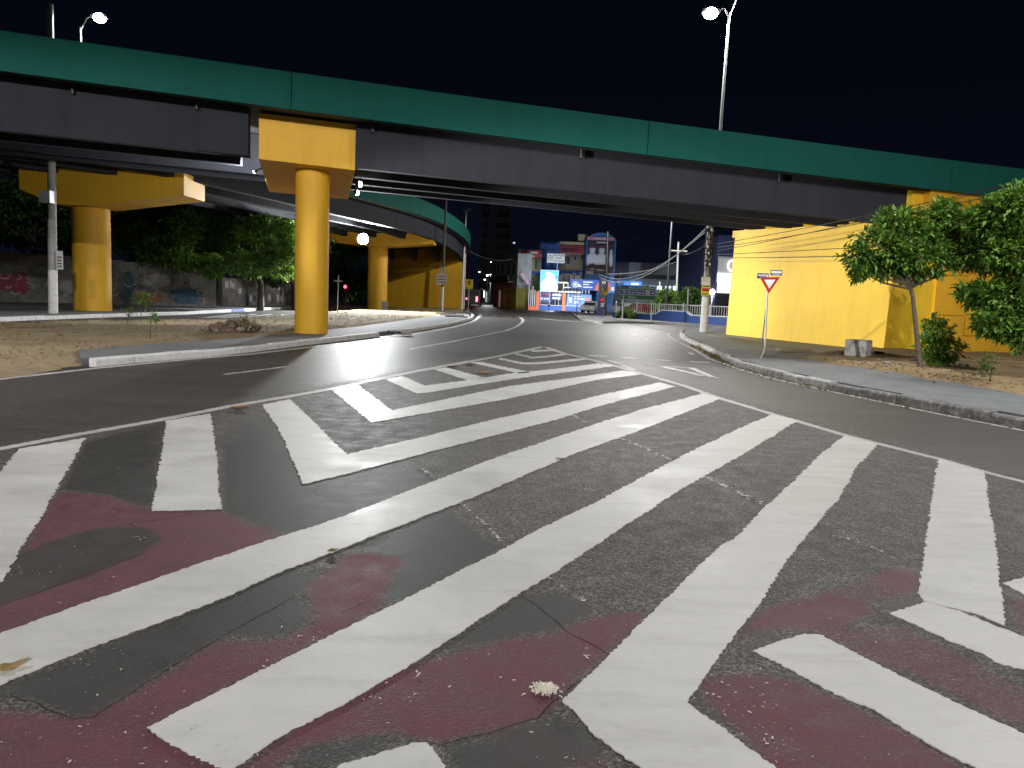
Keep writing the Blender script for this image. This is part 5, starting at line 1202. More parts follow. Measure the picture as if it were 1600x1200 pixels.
fbox(1.0, fl_ - 1.2, 3.75, 3.9, .004, 1.0, M['dark'], 'balcony_floor'); fbox(1.0, fl_ - 1.2, 3.9, 4.75, .93, 1.0, M['dark'], 'balcony_rail')
for s, m_ in ((.6, 'blue'), (4.6, 'lime'), (8.5, 'lime')):
    fbox(s, s + 2.6, .1, 2.2, .06, .1, M['navy'] if m_ == 'blue' else M[m_], 'shutter')
fbox(3.6, 4.1, 0.05, 2.6, .06, .3, M['white'], 'pillar')
fbox(5.6, 6.6, .6, 1.6, .102, .11, M['navy'], 'painted_emblem')
# shop with tan wall and banner
sh = thing('tan_shop', 'tan two storey shop with red fascia and dark shutter beside the blue tower', 'building', ((2.841,113,0.322)[0], 113, 0))
bx = (0.156,3.6,0.245,8.594,113); block(sh, bx, 12, M['cream'], 'upper_wall', (2.176,113,5.118)[2])
b2_ = (0.037,3.757,0.247,5.094,112.7); block(sh, b2_, 12, M['olive'], 'lower_wall', 0)
b_ = (0.576,3.539,7.314,8.503,112.8); block(sh, b_, .19, M['maroon'], 'fascia_band')
b_ = (0.772,3.644,5.014,5.472,112.55); block(sh, b_, .14, M['blue'], 'blue_band')
for wb in ((1.198,2.034,5.651,6.938,113), (2.675,2.954,5.881,7.259,113), (1.844,2.587,3.36,4.649,112.7)): window(sh, wb, wb[4], M['olive'])
b_ = (0.552,1.947,0.453,2.303,112.6); block(sh, b_, .09, M['pole_dark'], 'roller_shutter')
b_ = (1.305,2.97,7.952,8.409,112.7); 
for q in range(2):
    mb = MB(); mb.box(b_[0] + .1, b_[1] - q * .4, 112.76, 112.79, b_[2] + .1 - q * .55, b_[3] - .12 - q * .55); mb.build('lettering_band', M['paper'], sh)
bn = thing('feather_banner', 'leaning pink and white feather banner by the tan shop', 'banner', (1.348,108.7,1.213))
pA, pB = (0.748,108.7,5.022), (1.886,108.7,3.465)
mb = MB(); d = Vector(pB) - Vector(pA); n_ = Vector((d.z, 0, -d.x)).normalized() * .22
mb.add([Vector(pA) - n_, Vector(pA) + n_, Vector(pB) + n_, Vector(pB) - n_] + [Vector(pA) - n_ + Vector((0, .03, 0)), Vector(pA) + n_ + Vector((0, .03, 0)), Vector(pB) + n_ + Vector((0, .03, 0)), Vector(pB) - n_ + Vector((0, .03, 0))], [(0, 1, 2, 3), (7, 6, 5, 4), (0, 4, 5, 1), (1, 5, 6, 2), (2, 6, 7, 3), (3, 7, 4, 0)])
mb.build('cloth', plain('pink_cloth', (.62, .40, .50), .7), bn)
mb = MB(); mb.tube([(1.916,108.7,0.519), (1.887,108.75,3.466)], .04, 6); mb.build('pole', M['white_pole'], bn)
# school block
sc = thing('school_building', 'cream school building with blue tower, maroon band and arched blue billboard end', 'building', ((7.358,118,0.434)[0], 118, 0))
b_ = (6.358,11.116,0.398,10.305,118); block(sc, b_, 14, M['cream'], 'main_wall', 0)
b_ = (3.592,6.421,0.274,10.058,116.5); block(sc, b_, 10, M['blue'], 'blue_tower', 0)
b_ = (9.179,10.928,9.256,11.554,118.6); block(sc, b_, 9, M['cream'], 'roof_block')
b_ = (6.219,10.368,8.608,9.751,117.7); block(sc, b_, .29, M['maroon'], 'maroon_band')
b_ = (6.942,9.16,8.736,9.354,117.6); mb = MB(); mb.box(b_[0], b_[1], 117.6, 117.69, b_[2] + .1, b_[3] - .1); mb.build('lettering_band', gm['red'], sc)
b_ = (6.48,10.695,5.316,5.988,117.8); block(sc, b_, .19, M['blue'], 'blue_band')
for wb in ((6.937,8.1,6.917,8.162,118), (8.665,9.004,7.543,8.356,118), (9.677,10.355,7.684,8.497,118), (7.001,8.214,4.22,5.373,117.8), (8.636,8.975,4.747,5.563,117.8), (9.653,10.331,4.792,5.656,117.8)): window(sc, wb, wb[4], M['white'])
# arched end tower carrying the billboard
xl, xr = (10.087,114,6.193)[0], (14.397,114,6.357)[0]; zs = (12.063,114,10.708)[2]; zc_ = (12.023,114,11.489)[2]
pts = [(xl, 0), (xr, 0), (xr, zs - .2)] + [(xl + (xr - xl) * (1 - t), zs + (zc_ - zs) * math.sin(math.pi * t) ** .8) for t in [i / 12 for i in range(1, 12)]] + [(xl, zs)]
mb = MB(); n = len(pts); mb.add([(x, 114, z) for x, z in pts] + [(x, 124, z) for x, z in pts], [tuple(range(n)), tuple(range(2 * n - 1, n - 1, -1))] + [(i, i + n, (i + 1) % n + n, (i + 1) % n) for i in range(n)])
mb.build('arched_tower', plain('bright_blue_render', (.06, .20, .52), .6), sc)
bb3 = thing('billboard', 'tall dark billboard with pale cartoon-like figures and a pink heading on the blue arched tower', 'billboard', ((12.304,113.7,5.339)[0], 113.7, (12.304,113.7,5.339)[2]))
bb3['o']['label'] = 'tall dark billboard with pale abstract figures and pink heading on the arched tower'
b_ = (10.174,14.143,5.527,10.324,113.8); mb = MB(); mb.box(b_[0], b_[1], 113.8, 113.95, b_[2], b_[3]); mb.build('panel', plain('billboard_print', (.035, .025, .045), .5), bb3)
b_ = (10.182,14.094,10.375,10.879,113.8); mb = MB(); mb.box(b_[0], b_[1], 113.8, 113.95, b_[2], b_[3]); mb.build('heading_strip', plain('pink_strip', (.50, .22, .36), .5), bb3)
b_ = (11.108,12.97,10.477,10.752,113.74); mb = MB(); mb.box(b_[0], b_[1], 113.76, 113.79, b_[2], b_[3]); mb.build('lettering_band', M['paper'], bb3)
pale = plain('billboard_pale_print', (.50, .54, .60), .5); plum = plain('billboard_plum_print', (.14, .04, .07), .5)
def bpoly(pts, mat, nm, o):
    mb = MB(); y = 113.795 - o; p3_ = [P2(u, v, y) for u, v in pts]; mb.add(p3_, [tuple(range(len(pts)))]); mb.build(nm, mat, bb3)
BC = (12.182,113.8,7.932); SCL = 113.8 / 1202.0
def P2(u, v, y): return (BC[0] + (u - 938) * SCL, y, BC[2] - (v - 402) * SCL)
for (cx, o) in ((925.5, .002), (940, .003)):
    bpoly([(cx - 8, 417), (cx - 8, 401), (cx - 5, 397), (cx + 5, 397), (cx + 8, 401), (cx + 9, 415), (cx + 3, 420)], pale, 'figure_print', o)
    bpoly([(cx - 3.5, 396), (cx - 4.5, 390), (cx - 2.5, 386), (cx + 2.5, 386), (cx + 4.5, 390), (cx + 3, 396), (cx, 397.5)], pale, 'figure_print', o + .004)
    bpoly([(cx - 4.8, 389), (cx - 3, 385), (cx + 3, 385), (cx + 5, 389), (cx, 388)], plum, 'figure_print', o + .008)
bpoly([(953, 417), (951.5, 402), (953, 390), (955.5, 389), (957.5, 402), (957, 414)], pale, 'figure_print', .004)
bpoly([(918, 424), (919, 415), (926, 411), (932, 414), (945, 413), (950, 420), (950, 424)], plum, 'figure_print', .014)
for (u0, u1, v) in ((931, 946, 379.5), (923, 930, 420.5), (934, 945, 421.5)):
    bpoly([(u0, v + 1), (u1, v + 1), (u1, v - 1), (u0, v - 1)], pale, 'lettering_band', .02)
b_ = (10.218,11.246,5.416,5.878,113.6); mb = MB(); mb.box(b_[0], b_[1], 113.7, 113.78, b_[2], b_[3]); mb.build('corner_plate', plain('pale_green_plate', (.42, .55, .48), .5), bb3)
# lit sign board with cloud shape
LS = emit('backlit_blue_print', (.10, .42, .95), 1.25); LW = emit('backlit_white_print', (.95, .97, 1.0), 2.2)
ls = thing('lit_sign', 'bright backlit white and sky blue sign board on a post by the fence', 'sign', (4.694,108.5,0.627))
b_ = (3.424,5.882,2.724,5.56,108.5); mb = MB(); mb.box(b_[0], b_[1], 108.5, 108.8, b_[2], b_[3]); mb.build('light_box', LS, ls)
def spoly(pts, mat, nm, o, par, y, c, at):
    mb = MB(); k_ = .0902
    mb.add([(at[0] + (u - c[0]) * k_, y - o, at[2] - (v - c[1]) * k_) for u, v in pts], [tuple(range(len(pts)))]); return mb.build(nm, mat, par)
spoly([(846, 453), (871, 453), (871, 446), (868.5, 442.5), (869, 438.5), (865.5, 435), (866, 431), (861, 427.5), (855, 425), (852, 429), (853.5, 434), (849, 439), (846, 444)][::-1], LW, 'white_print', .02, ls, 108.48, (858, 440), (4.635,108.48,4.01))
mb = MB(); mb.box(b_[0] - .06, b_[0], 108.46, 108.82, b_[2], b_[3]); mb.box(b_[1], b_[1] + .06, 108.46, 108.82, b_[2], b_[3]); mb.box(b_[0] - .06, b_[1] + .06, 108.46, 108.82, b_[3], b_[3] + .06); mb.build('frame', M['white'], ls)
a = (4.796,108.6,0.451); mb = MB(); mb.box(a[0] - .9, a[0] - .7, 108.55, 108.75, .1, b_[2]); mb.box(a[0] + .7, a[0] + .9, 108.55, 108.75, .1, b_[2]); mb.build('legs', M['white'], ls)
# school-area warning sign
da = thing('school_area_sign', 'white DEVAGAR AREA ESCOLAR sign on a tall white post over the lit board', 'road sign', (5.949,110,0.478))
b_ = (4.269,6.771,6.697,7.991,110); mb = MB(); mb.box(b_[0], b_[1], 110, 110.05, b_[2], b_[3]); mb.build('plate', M['white'], da)
wS, hS = b_[1] - b_[0], b_[3] - b_[2]
for i, s in enumerate(('DEVAGAR', 'ÁREA', 'ESCOLAR')): text(s, .36, (b_[0] + wS * .66, 109.985, b_[3] - hS * (.2 + .3 * i)), M['black'], da)
mb = MB()
cx, cz = b_[0] + wS * .18, (b_[2] + b_[3]) / 2
ring = [(cx + math.cos(t) * .34, 109.985, cz + math.sin(t) * .34) for t in [2 * math.pi * i / 20 for i in range(21)]]
mb.tube(ring, .028, 5); mb.build('speed_ring', M['black'], da)
text('30', .34, (cx, 109.985, cz), M['black'], da)
a = (5.722,110.1,6.69); mb = MB(); mb.tube([(a[0], 110.1, 0), (a[0] + .05, 110.1, b_[3] - .1)], .06, 8); mb.build('post', M['white_pole'], da)
# front fence with blue base, orange posts and banners
fn_ = thing('school_fence', 'white bar fence with orange posts on a blue base before the school', 'fence', (5.694,105,0.183))
yF = 105.0; b_ = (3.077,8.982,0.153,0.758,105); mb = MB(); mb.box(b_[0], b_[1], yF, yF + .25, 0, b_[3]); mb.build('blue_base', M['blue'], fn_)
b_ = (1.777,3.124,0.016,0.492,105); mb = MB(); mb.box(b_[0], b_[1] - .01, yF, yF + .25, 0, b_[3] + .1); mb.build('orange_base', M['orange'], fn_)
for b_ in ((2.816,3.25,0.085,2.584,104.9), (6.375,6.809,0.221,2.461,104.9)):
    mb = MB(); mb.box(b_[0], b_[1], yF - .1, yF + .3, 0.0, b_[3]); mb.build('orange_post', M['orange'], fn_)
for b_ in ((1.8,1.869,0.384,3.228,105), (2.071,2.14,0.394,2.722,105), (2.32,2.39,0.404,3.247,105), (2.591,2.661,0.414,2.742,105)):
    mb = MB(); mb.box(b_[0], b_[1], yF + .1, yF + .16, .5, b_[3]); mb.build('bar', M['white'], fn_)
for b_ in ((3.246,8.877,2.573,2.702,105), (3.326,8.968,0.703,0.806,105)):
    mb = MB(); mb.box(b_[0], b_[1], yF + .05, yF + .12, b_[2], b_[3]); mb.build('rail', M['white'], fn_)
for i in range(27):
    b_ = (3.374,3.413,0.616,2.513,105); dx = i * .2096; mb = MB(); mb.box(b_[0] + dx, b_[1] + dx, yF + .07, yF + .10, b_[2], b_[3]); mb.build('bar', M['white'] if i % 6 == 0 else M['dark'], fn_)
BANB = plain('blue_banner_print', (.05, .20, .62), .45); BAND = plain('deep_blue_banner_print', (.02, .07, .34), .45)
SK = plain('banner_orange_print', (.60, .16, .07), .5)
def banner(label, b_, y, mat, items, cat='banner'):
    t = thing('banner', label, cat, ((b_[0] + b_[1]) / 2, y, b_[2])); mb = MB(); mb.box(b_[0], b_[1], y, y + .06, b_[2], b_[3]); mb.build('cloth', mat, t)
    W_, H_ = b_[1] - b_[0], b_[3] - b_[2]
    for k_, (x0, x1, z0, z1, m_) in enumerate(items):
        mb = MB(); mb.box(b_[0] + W_ * x0, b_[0] + W_ * x1, y - .012 - .003 * k_, y - .003 - .003 * k_, b_[2] + H_ * z0, b_[2] + H_ * z1); mb.build('lettering_band', m_, t)
    return t
t = banner('deep blue banner with round emblem and three text lines on the school front', (7.503,11.646,2.986,4.429,107), 107, BAND, [(.43, .75, .72, .84, M['white']), (.43, .62, .5, .6, M['white']), (.43, .74, .24, .34, M['white']), (.25, .38, .3, .42, M['white']), (.27, .33, .42, .56, M['white'])])
c = (8.201,106.95,3.72); rr_ = .36
mb = MB(); mb.tube([(c[0] + math.cos(q) * rr_, 106.96, c[2] + math.sin(q) * rr_) for q in [2 * math.pi * i / 18 for i in range(19)]], .07, 6); mb.blob((c[0], 106.98, c[2]), (.2, .02, .2), 10, 6); mb.build('round_emblem', M['white'], t)
spoly([(929, 453), (938, 453), (938, 439), (934, 441), (931, 446)][::-1], SK, 'orange_print', .03, t, 106.99, (914, 445), (9.529,106.99,3.728))
banner('light blue fence banner with white text and orange flame', (6.983,10.385,0.551,2.372,105.6), 105.6, BANB, [(.1, .22, .35, .75, M['white']), (.3, .48, .3, .5, M['white']), (.3, .72, .62, .7, M['white']), (.3, .6, .8, .87, M['white']), (.74, .95, .15, .8, SK), (.8, 1.0, .02, .4, M['paper'])])
banner('blue fence banner with red swoosh behind the bars left of the orange post', (3.307,4.877,0.637,2.501,105.6), 105.6, BAND, [(.15, .85, .68, .86, gm['red']), (.5, .95, .76, .92, M['red']), (.1, .3, .45, .6, M['white']), (.38, .55, .45, .6, M['white']), (.62, .8, .45, .6, M['white']), (.0, 1.0, .0, .3, M['pole_dark'])])
banner('pair of white notice boards on the fence left of the second orange post', (4.931,6.277,1.521,2.384,105.2), 105.2, M['navy'], [(.04, .96, .60, .95, M['white']), (.04, .9, .08, .40, M['white'])])
banner('bright blue banner strip right of the navy totem', (12.896,15.03,3.782,4.62,108), 108, BANB, [(.1, .3, .2, .75, M['white']), (.45, .9, .55, .7, M['white'])])
banner('orange and white banner right beside the navy totem', (12.721,13.691,2.73,4.304,107), 107, BANB, [(.0, .35, .1, .9, SK), (.45, .9, .2, .55, M['white'])])
fs = thing('gate_canopy', 'small white gate canopy frame above the fence banner', 'canopy', (7.039,106,2.661))
for b_ in ((5.759,7.156,3.786,3.985,106), (6.48,6.585,2.99,3.77,106), (7.089,7.194,3.187,3.75,106), (6.575,7.449,3.182,3.312,106)):
    mb = MB(); mb.box(b_[0], b_[1], 106, 106.15, b_[2], b_[3]); mb.build('beam', M['white'], fs)
# blue fence grille over the gate
gr = thing('gate_grille', 'dark blue barred gate grille beneath the deep blue banner', 'gate', (8.833,106.4,0.632))
for i in range(17):
    b_ = (6.365,6.444,2.204,2.988,106.4); dx = i * .2301; mb = MB(); mb.box(b_[0] + dx, b_[1] + dx, 106.4, 106.46, b_[2], b_[3]); mb.build('bar', M['blue'] if i % 2 else M['white'], gr)
# navy totem and its pole
to = thing('totem', 'narrow navy totem with small white emblem and red block on the corner', 'sign', (8.803,77,-0.088))
b_ = (8.297,9.199,0.295,3.893,77); mb = MB(); mb.box(b_[0], b_[1] - .25, 77, 77.5, .08, b_[3]); mb.build('panel', M['navy'], to)
b2_ = (8.477,8.953,1.56,1.875,76.9); mb = MB(); mb.box(b2_[0], b2_[1] - .1, 76.96, 76.995, b2_[2], b2_[3]); mb.build('red_block', M['red'], to)
b2_ = (8.549,8.866,3.263,3.546,76.9); mb = MB()
for (x0, x1, z0, z1) in ((0, 1, .85, 1), (0, 1, .4, .5), (0, .15, .4, 1), (.85, 1, .4, 1), (.1, .25, 0, .35), (.75, .9, 0, .35)):
    mb.box(b2_[0] + (b2_[1] - b2_[0]) * x0, b2_[0] + (b2_[1] - b2_[0]) * x1, 76.97, 76.995, b2_[2] + (b2_[3] - b2_[2]) * z0, b2_[2] + (b2_[3] - b2_[2]) * z1)
mb.build('emblem', M['white'], to)
for q in range(3): 
    b2_ = (8.528,8.909,1.307,1.37,76.9); mb = MB(); mb.box(b2_[0], b2_[1] - .06 * q, 76.97, 76.995, b2_[2] - .14 * q, b2_[3] - .14 * q); mb.build('lettering_band', M['paper'], to)
a, b = (9.119,78,0.992), (8.955,78,8.488); pole_thing('dark distribution pole rising behind the navy totem', (a[0], 78, .1), b, .17, .12, M['black'])
# thin posts near the totem
for (a, b, dep, lab) in (((5.782,72,0.046), (5.703,72,2.71), 72, 'thin dark post standing in the road edge left of the totem'), ((10.916,80,0.244), (10.729,80,4.701), 80, 'thin dark post between the totem and the green sign')):
    pole_thing(lab, (a[0], dep, .08), b, .045, .04, M['dark'], None, 'sign_post', 'post')
# long store behind
st = thing('store', 'long dim blue grey store with lit shopfront strip behind the bushes', 'building', ((24.259,125,2.023)[0], 125, 0))
b_ = (15.436,33.129,2.031,7.946,125); block(st, b_, 25, paint('blue_grey_cladding', (.34, .38, .46), .6, .1, .2), 'wall', 0)
b_ = (19.821,32.067,4.533,4.989,124); mb = MB(); mb.box(b_[0], b_[1], 124.0, 124.98, b_[2] + .9, b_[3] + 1.0); mb.build('awning', M['dark'], st)
SH = emit('lit_shopfront', (.70, .80, .95), 1.7)
for b_ in ((20.187,21.113,3.73,4.241,124.8), (21.421,22.449,3.779,4.29,124.8), (22.761,23.48,3.722,4.335,124.8), (24.1,24.922,3.673,4.387,124.8), (25.333,26.156,3.72,4.434,124.8), (26.355,27.588,3.972,4.481,124.8), (28.204,29.643,4.046,4.556,124.8), (30.67,31.903,4.136,4.646,124.8)):
    mb = MB(); mb.box(b_[0], b_[1], 124.9, 124.99, b_[2], b_[3]); mb.build('lit_window', SH, st)
for b_ in ((15.587,17.231,5.307,5.715,124.9), (19.697,21.135,5.46,5.867,124.9)):
    mb = MB(); mb.box(b_[0], b_[1], 124.95, 124.99, b_[2], b_[3]); mb.build('window', M['glass'], st)
b_ = (17.024,20.202,4.262,4.922,124.5); mb = MB(); mb.box(b_[0], b_[1], 124.6, 124.9, b_[2], b_[3]); mb.build('lit_fascia', emit('lit_blue_fascia', (.10, .28, .85), 1.2), st)
b_ = (18.552,19.679,4.401,4.635,124.4); mb = MB(); mb.box(b_[0], b_[1], 124.5, 124.59, b_[2], b_[3]); mb.build('lettering_band', LW, st)
# dark glass showroom
dk = thing('showroom', 'dark navy showroom with two glowing white sign panels beside the abutment', 'building', ((22.932,84,1.446)[0], 84, 0))
b_ = (21.586,25.794,0.794,9.132,84); block(dk, b_, 20, M['navy'], 'wall', 0)
b_ = (21.699,25.691,5.123,6.825,83.9); mb = MB(); mb.box(b_[0], b_[1], 83.85, 83.99, b_[2], b_[3]); mb.build('grey_panel', M['tower'], dk)
LP = emit('lit_white_panel', (.93, .96, 1.0), 1.6)
for b_ in ((21.698,25.762,4.093,5.083,83.8), (21.773,25.842,2.964,4.025,83.8)):
    mb = MB(); mb.box(b_[0], b_[1], 83.7, 83.98, b_[2], b_[3]); mb.build('lit_panel', LP, dk)
c = (23.161,83.7,5.912)
mb = MB(); mb.tube([(c[0] + math.cos(q) * .42, 83.75, c[2] + math.sin(q) * .55) for q in [2 * math.pi * i / 18 for i in range(19)]], .08, 6); mb.build('oval_emblem', LW, dk)
b_ = (21.804,25.99,0.934,2.861,83.9); mb = MB(); mb.box(b_[0], b_[1], 83.9, 83.985, .3, b_[3]); mb.build('glass_front', M['glass'], dk)

# blue boundary wall with white railing
bwl = thing('boundary_wall', 'low royal blue wall with stepped hump and white railing along the far kerb', 'wall', (13, 66, 0))
PA, PB_ = Vector((9.019,71.177)), Vector((17.324,54.779)); bd = (PB_ - PA).normalized(); bn_ = Vector((bd.y, -bd.x)); bL = (PB_ - PA).length
def ray_s(u):   # along-wall distance of a bearing
    k_ = (u - 800 + 10) / 1202.0; den = (bd.x - k_ * bd.y); return (k_ * PA.y - PA.x) / den
def bpt(s, z, o=0.0):
    p = PA + bd * s + bn_ * o; return (p.x, p.y, z)
def bwbox(s0, s1, z0, z1a, z1b, o0, o1, mat, name):
    mb = MB(); mb.hexa([bpt(s0, z0, o1), bpt(s1, z0, o1), bpt(s1, z0, o0), bpt(s0, z0, o0), bpt(s0, z1a, o1), bpt(s1, z1b, o1), bpt(s1, z1b, o0), bpt(s0, z1a, o0)]); return mb.build(name, mat, bwl)
prof = [(0, .62), (ray_s(1008), .62), (ray_s(1018), .98), (ray_s(1055), .98), (ray_s(1064), .70), (bL, .78)]
for (s0, z0), (s1, z1) in zip(prof, prof[1:]):
    bwbox(s0, s1, 0, z0, z1, -.2, 0, M['blue'], 'masonry'); 
    mb = MB(); mb.hexa([bpt(s0, z0 + .002, .04), bpt(s1, z1 + .002, .04), bpt(s1, z1 + .002, -.24), bpt(s0, z0 + .002, -.24), bpt(s0, z0 + .09, .04), bpt(s1, z1 + .09, .04), bpt(s1, z1 + .09, -.24), bpt(s0, z0 + .09, -.24)]); mb.build('coping', M['white'], bwl)
for s in np.arange(.3, bL, 3.2):
    bwbox(s, s + .1, .6, 1.66, 1.66, -.14, -.04, M['white'], 'railing_post')
bwbox(0, bL, 1.5, 1.56, 1.56, -.12, -.06, M['white'], 'top_rail')
for s in np.arange(.1, bL, .28):
    z0 = 1.0 if ray_s(1014) < s < ray_s(1060) else .7
    bwbox(s, s + .03, z0, 1.5, 1.5, -.11, -.07, M['white'] if int(s * 10) % 3 else M['galv'], 'bar')
# shrubs behind and before the wall
for (c, dep, w, h, lab, sd, mt) in (((14.484,76,2.097), 76, 1.5, 1.3, 'bushy green shrub behind the blue wall right of the green sign', 41, 'leaf'), ((16.932,78,2.06), 78, 1.4, 1.2, 'dark round shrub behind the middle of the blue wall', 42, 'leaf_dark'), ((17.158,74,2.139), 74, 1.3, 1.3, 'shrub behind the blue wall left of the posted pole', 43, 'leaf_dark'),
                                   ((10.116,69.5,0.446), 69.5, 1.0, .45, 'low dark shrub in front of the blue wall beneath the green sign', 44, 'leaf_dark'), ((10.782,68.6,0.435), 68.6, .9, .4, 'low shrub under the right half of the green sign', 45, 'leaf_dark')):
    rr_ = random.Random(sd); bl_ = [((c[0] + rr_.uniform(-1, 1) * w * .7, c[1] + rr_.uniform(-.5, .5), c[2] + rr_.uniform(-1, 1) * h * .6), (w * .45, w * .45, h * .4), 1.0) for q in range(6)]
    tree(lab, (c[0], dep, .1), [(c[0], dep, .05), (c[0], dep, c[2] * .5), (c[0], dep, c[2])], [.1, .08, .05], bl_, 75, .26, M[mt], M['bark_dark'], sd, 'shrub', None, 'shrub', per=5)

# cars in the forecourt
def car(label, loc, rotz, paint_m, long_=4.2, h=1.45, van=False):
    t = thing('parked_car', label, 'car', (0, 0, 0), 'cars parked in the forecourt'); L = long_ / 2; W_ = .86
    side = [(-L, .35), (-L, .78), (-L * .97, .9), (-L * .55, .98), (-L * .28, h), (L * .45, h), (L * .85, 1.0), (L, .92), (L, .35)] if not van else [(-L, .35), (-L, .9), (-L * .8, 1.1), (-L * .55, h), (L * .97, h), (L, 1.0), (L, .35)]
    mb = MB(); n = len(side)
    mb.add([(x, -W_ * (1 if z < 1.05 else .84), z) for x, z in side] + [(x, W_ * (1 if z < 1.05 else .84), z) for x, z in side], [tuple(range(n - 1, -1, -1)), tuple(range(n, 2 * n))] + [(i, (i + 1) % n, (i + 1) % n + n, i + n) for i in range(n)])
    o = mb.build('body', paint_m, t); bv = o.modifiers.new('bevel', 'BEVEL'); bv.width = .07; bv.segments = 3
    for s in (-1, 1):
        mb = MB(); y = s * W_ * .96
        mb.add([(-L * .45, y, 1.0), (L * .72, y, 1.03), (L * .42, s * W_ * .88, h - .12), (-L * .26, s * W_ * .88, h - .12)], [(0, 1, 2, 3)]); mb.build('side_window', M['glass'], t)
        for x in (-L * .62, L * .62):
            mb = MB(); mb.tube([(x, s * (W_ - .16), .32), (x, s * (W_ + .02), .32)], .32, 18); w = mb.build('wheel', M['black'], t, True)
            mb = MB(); mb.tube([(x, s * (W_ + .01), .32), (x, s * (W_ + .035), .32)], .19, 14); mb.build('rim', M['galv'], under(w), True)
        mb = MB(); mb.box(-L - .02, -L + .08, s * .55 - .15, s * .55 + .15, .62, .76); mb.build('headlight', M['white'], t)
        mb = MB(); mb.box(L - .08, L + .02, s * .6 - .13, s * .6 + .13, .7, .86); mb.build('tail_light', M['red'], t)
    mb = MB(); mb.add([(-L * .56, -.66, 1.0), (-L * .56, .66, 1.0), (-L * .30, .62, h - .06), (-L * .30, -.62, h - .06)], [(0, 1, 2, 3)]); mb.build('windscreen', M['glass'], t)
    t['o'].location = loc; t['o'].rotation_euler[2] = rotz; return t
CW, CR, CS = plain('white_car_paint', (.72, .72, .72), .3), plain('red_car_paint', (.20, .015, .02), .3), plain('silver_car_paint', (.45, .46, .47), .3)
q = (14.044,96,1.592); car('white car parked behind the green direction sign', (q[0], 96, .1), .3, CW)
q = (14.831,92,1.569); car('red car parked behind the right half of the green sign', (q[0], 92, .1), .15, CR)
q = (9.174,92,0.519); car('silver pickup parked left of the navy totem by the banners', (q[0], 92, .1), 1.2, CS)

# distant street: lamps and lit shop
sg = thing('distant_shop', 'small glowing white shopfront far down the street', 'shop', ((-7.04,190,-0.217)[0], 190, 0))
b_ = (-8.044,-6.474,-0.067,3.209,190); mb = MB(); mb.box(b_[0], b_[1], 190, 196, 0, b_[3]); mb.build('wall', M['pale_wall'], sg)
b_ = (-7.935,-7.59,1.32,3.034,189.9); mb = MB(); mb.box(b_[0], b_[1], 189.9, 189.98, b_[2], b_[3]); mb.build('lit_panel', LW, sg)
b_ = (-7.252,-6.782,0.256,2.75,189.9); mb = MB(); mb.box(b_[0], b_[1], 189.9, 189.98, b_[2], b_[3]); mb.build('lit_panel', emit('dim_lit_panel', (.75, .85, .9), .6), sg)
for i, (c, dep, lab) in enumerate((((-5.563,150,5.703), 150, 'brightest of the far street lamps beyond the bus'), ((-7.435,185,5.58), 185, 'dimmer far street lamp below the brightest one'), ((-9.979,210,8.118), 210, 'small far street lamp left of the brightest one'), ((-7.126,215,11.108), 215, 'tiny far lamp up against the tower'))):
    base = (c[0] + .7, dep, 0)
    t = thing('street_lamp', lab, 'street lamp', base, 'lamps along the distant street')
    mb = MB(); mb.tube([base, (base[0], dep, c[2] + .2)], .1, 8); mb.build('pole', M['pole_concrete'], t)
    mb = MB(); mb.tube([(base[0], dep, c[2] + .2), (c[0], dep, c[2] + .12)], .05, 6); mb.build('arm', M['pole_concrete'], t)
    mb = MB(); mb.blob(c, (.22, .22, .14) if i != 3 else (.12, .12, .1), 10, 6); mb.build('lens', M['lamp_far'], t, True)
    if i == 0: light('POINT', 'lamp_light', (c[0], dep, c[2] - .4), 1600, (.95, .97, 1), None, .2, parent=t)
c = (-1.371,240,18.307); rlt = thing('roof_lamp', 'small pair of white lamps high above the corner building', 'lamp', (c[0], 240, c[2]))
mb = MB(); mb.blob((c[0] - .3, 240, c[2]), (.3, .3, .3), 8, 6); mb.blob((c[0] + .4, 240, c[2]), (.25, .3, .3), 8, 6); mb.build('lens', emit('dim_lamp_lens', (.9, .9, .95), 1.0), rlt)
mb = MB(); mb.tube([(c[0], 240, 0), (c[0], 240, c[2] - .25)], .12, 6); mb.build('pole', M['pole_dark'], rlt)
# lamps of the store forecourt
for (c, dep, pw_, lab) in (((19.268,76,2.903), 76, 500, 'glowing ball lamp behind the posted pole'), ((20.145,88,2.882), 88, 120, 'small round lamp among the bushes')):
    t = thing('yard_lamp', lab, 'lamp', (c[0], dep, 0)); mb = MB(); mb.blob(c, (.26, .26, .26) if pw_ > 200 else (.1, .1, .1), 12, 8); mb.build('globe', M['lamp_far'], t, True)
    mb = MB(); mb.tube([(c[0], dep, 0.1), (c[0], dep, c[2] - .2)], .05, 6); mb.build('post', M['galv'], t); light('POINT', 'lamp_light', (c[0], dep - .5, c[2]), pw_, (.95, .98, 1), None, .25, parent=t)
# added low floodlights, put in to brighten the school fence and banners
for (c, dep, lab, pw_) in (((8.758,97,2.739), 97, 'added low floodlight washing the fence banners', LAMP['store']), ((4.293,98,1.369), 98, 'added low floodlight washing the blue fence and tan shop', LAMP['store'] * .35)):
    t = thing('added_floodlight', lab, 'floodlight', (c[0], dep, 0.1))
    mb = MB(); mb.tube([(c[0], dep, .08), (c[0], dep, .7)], .04, 6); mb.build('post', M['dark'], t)
    mb = MB(); mb.obox((c[0], dep, .75), .3, .12, .2); mb.build('housing', M['dark'], t)
    light('SPOT', 'lamp_light', (c[0], dep + .15, .8), pw_, (.80, .90, 1.0), (c[0] + 1.5, dep + 12, 3.0), .2, 130, .8, t)

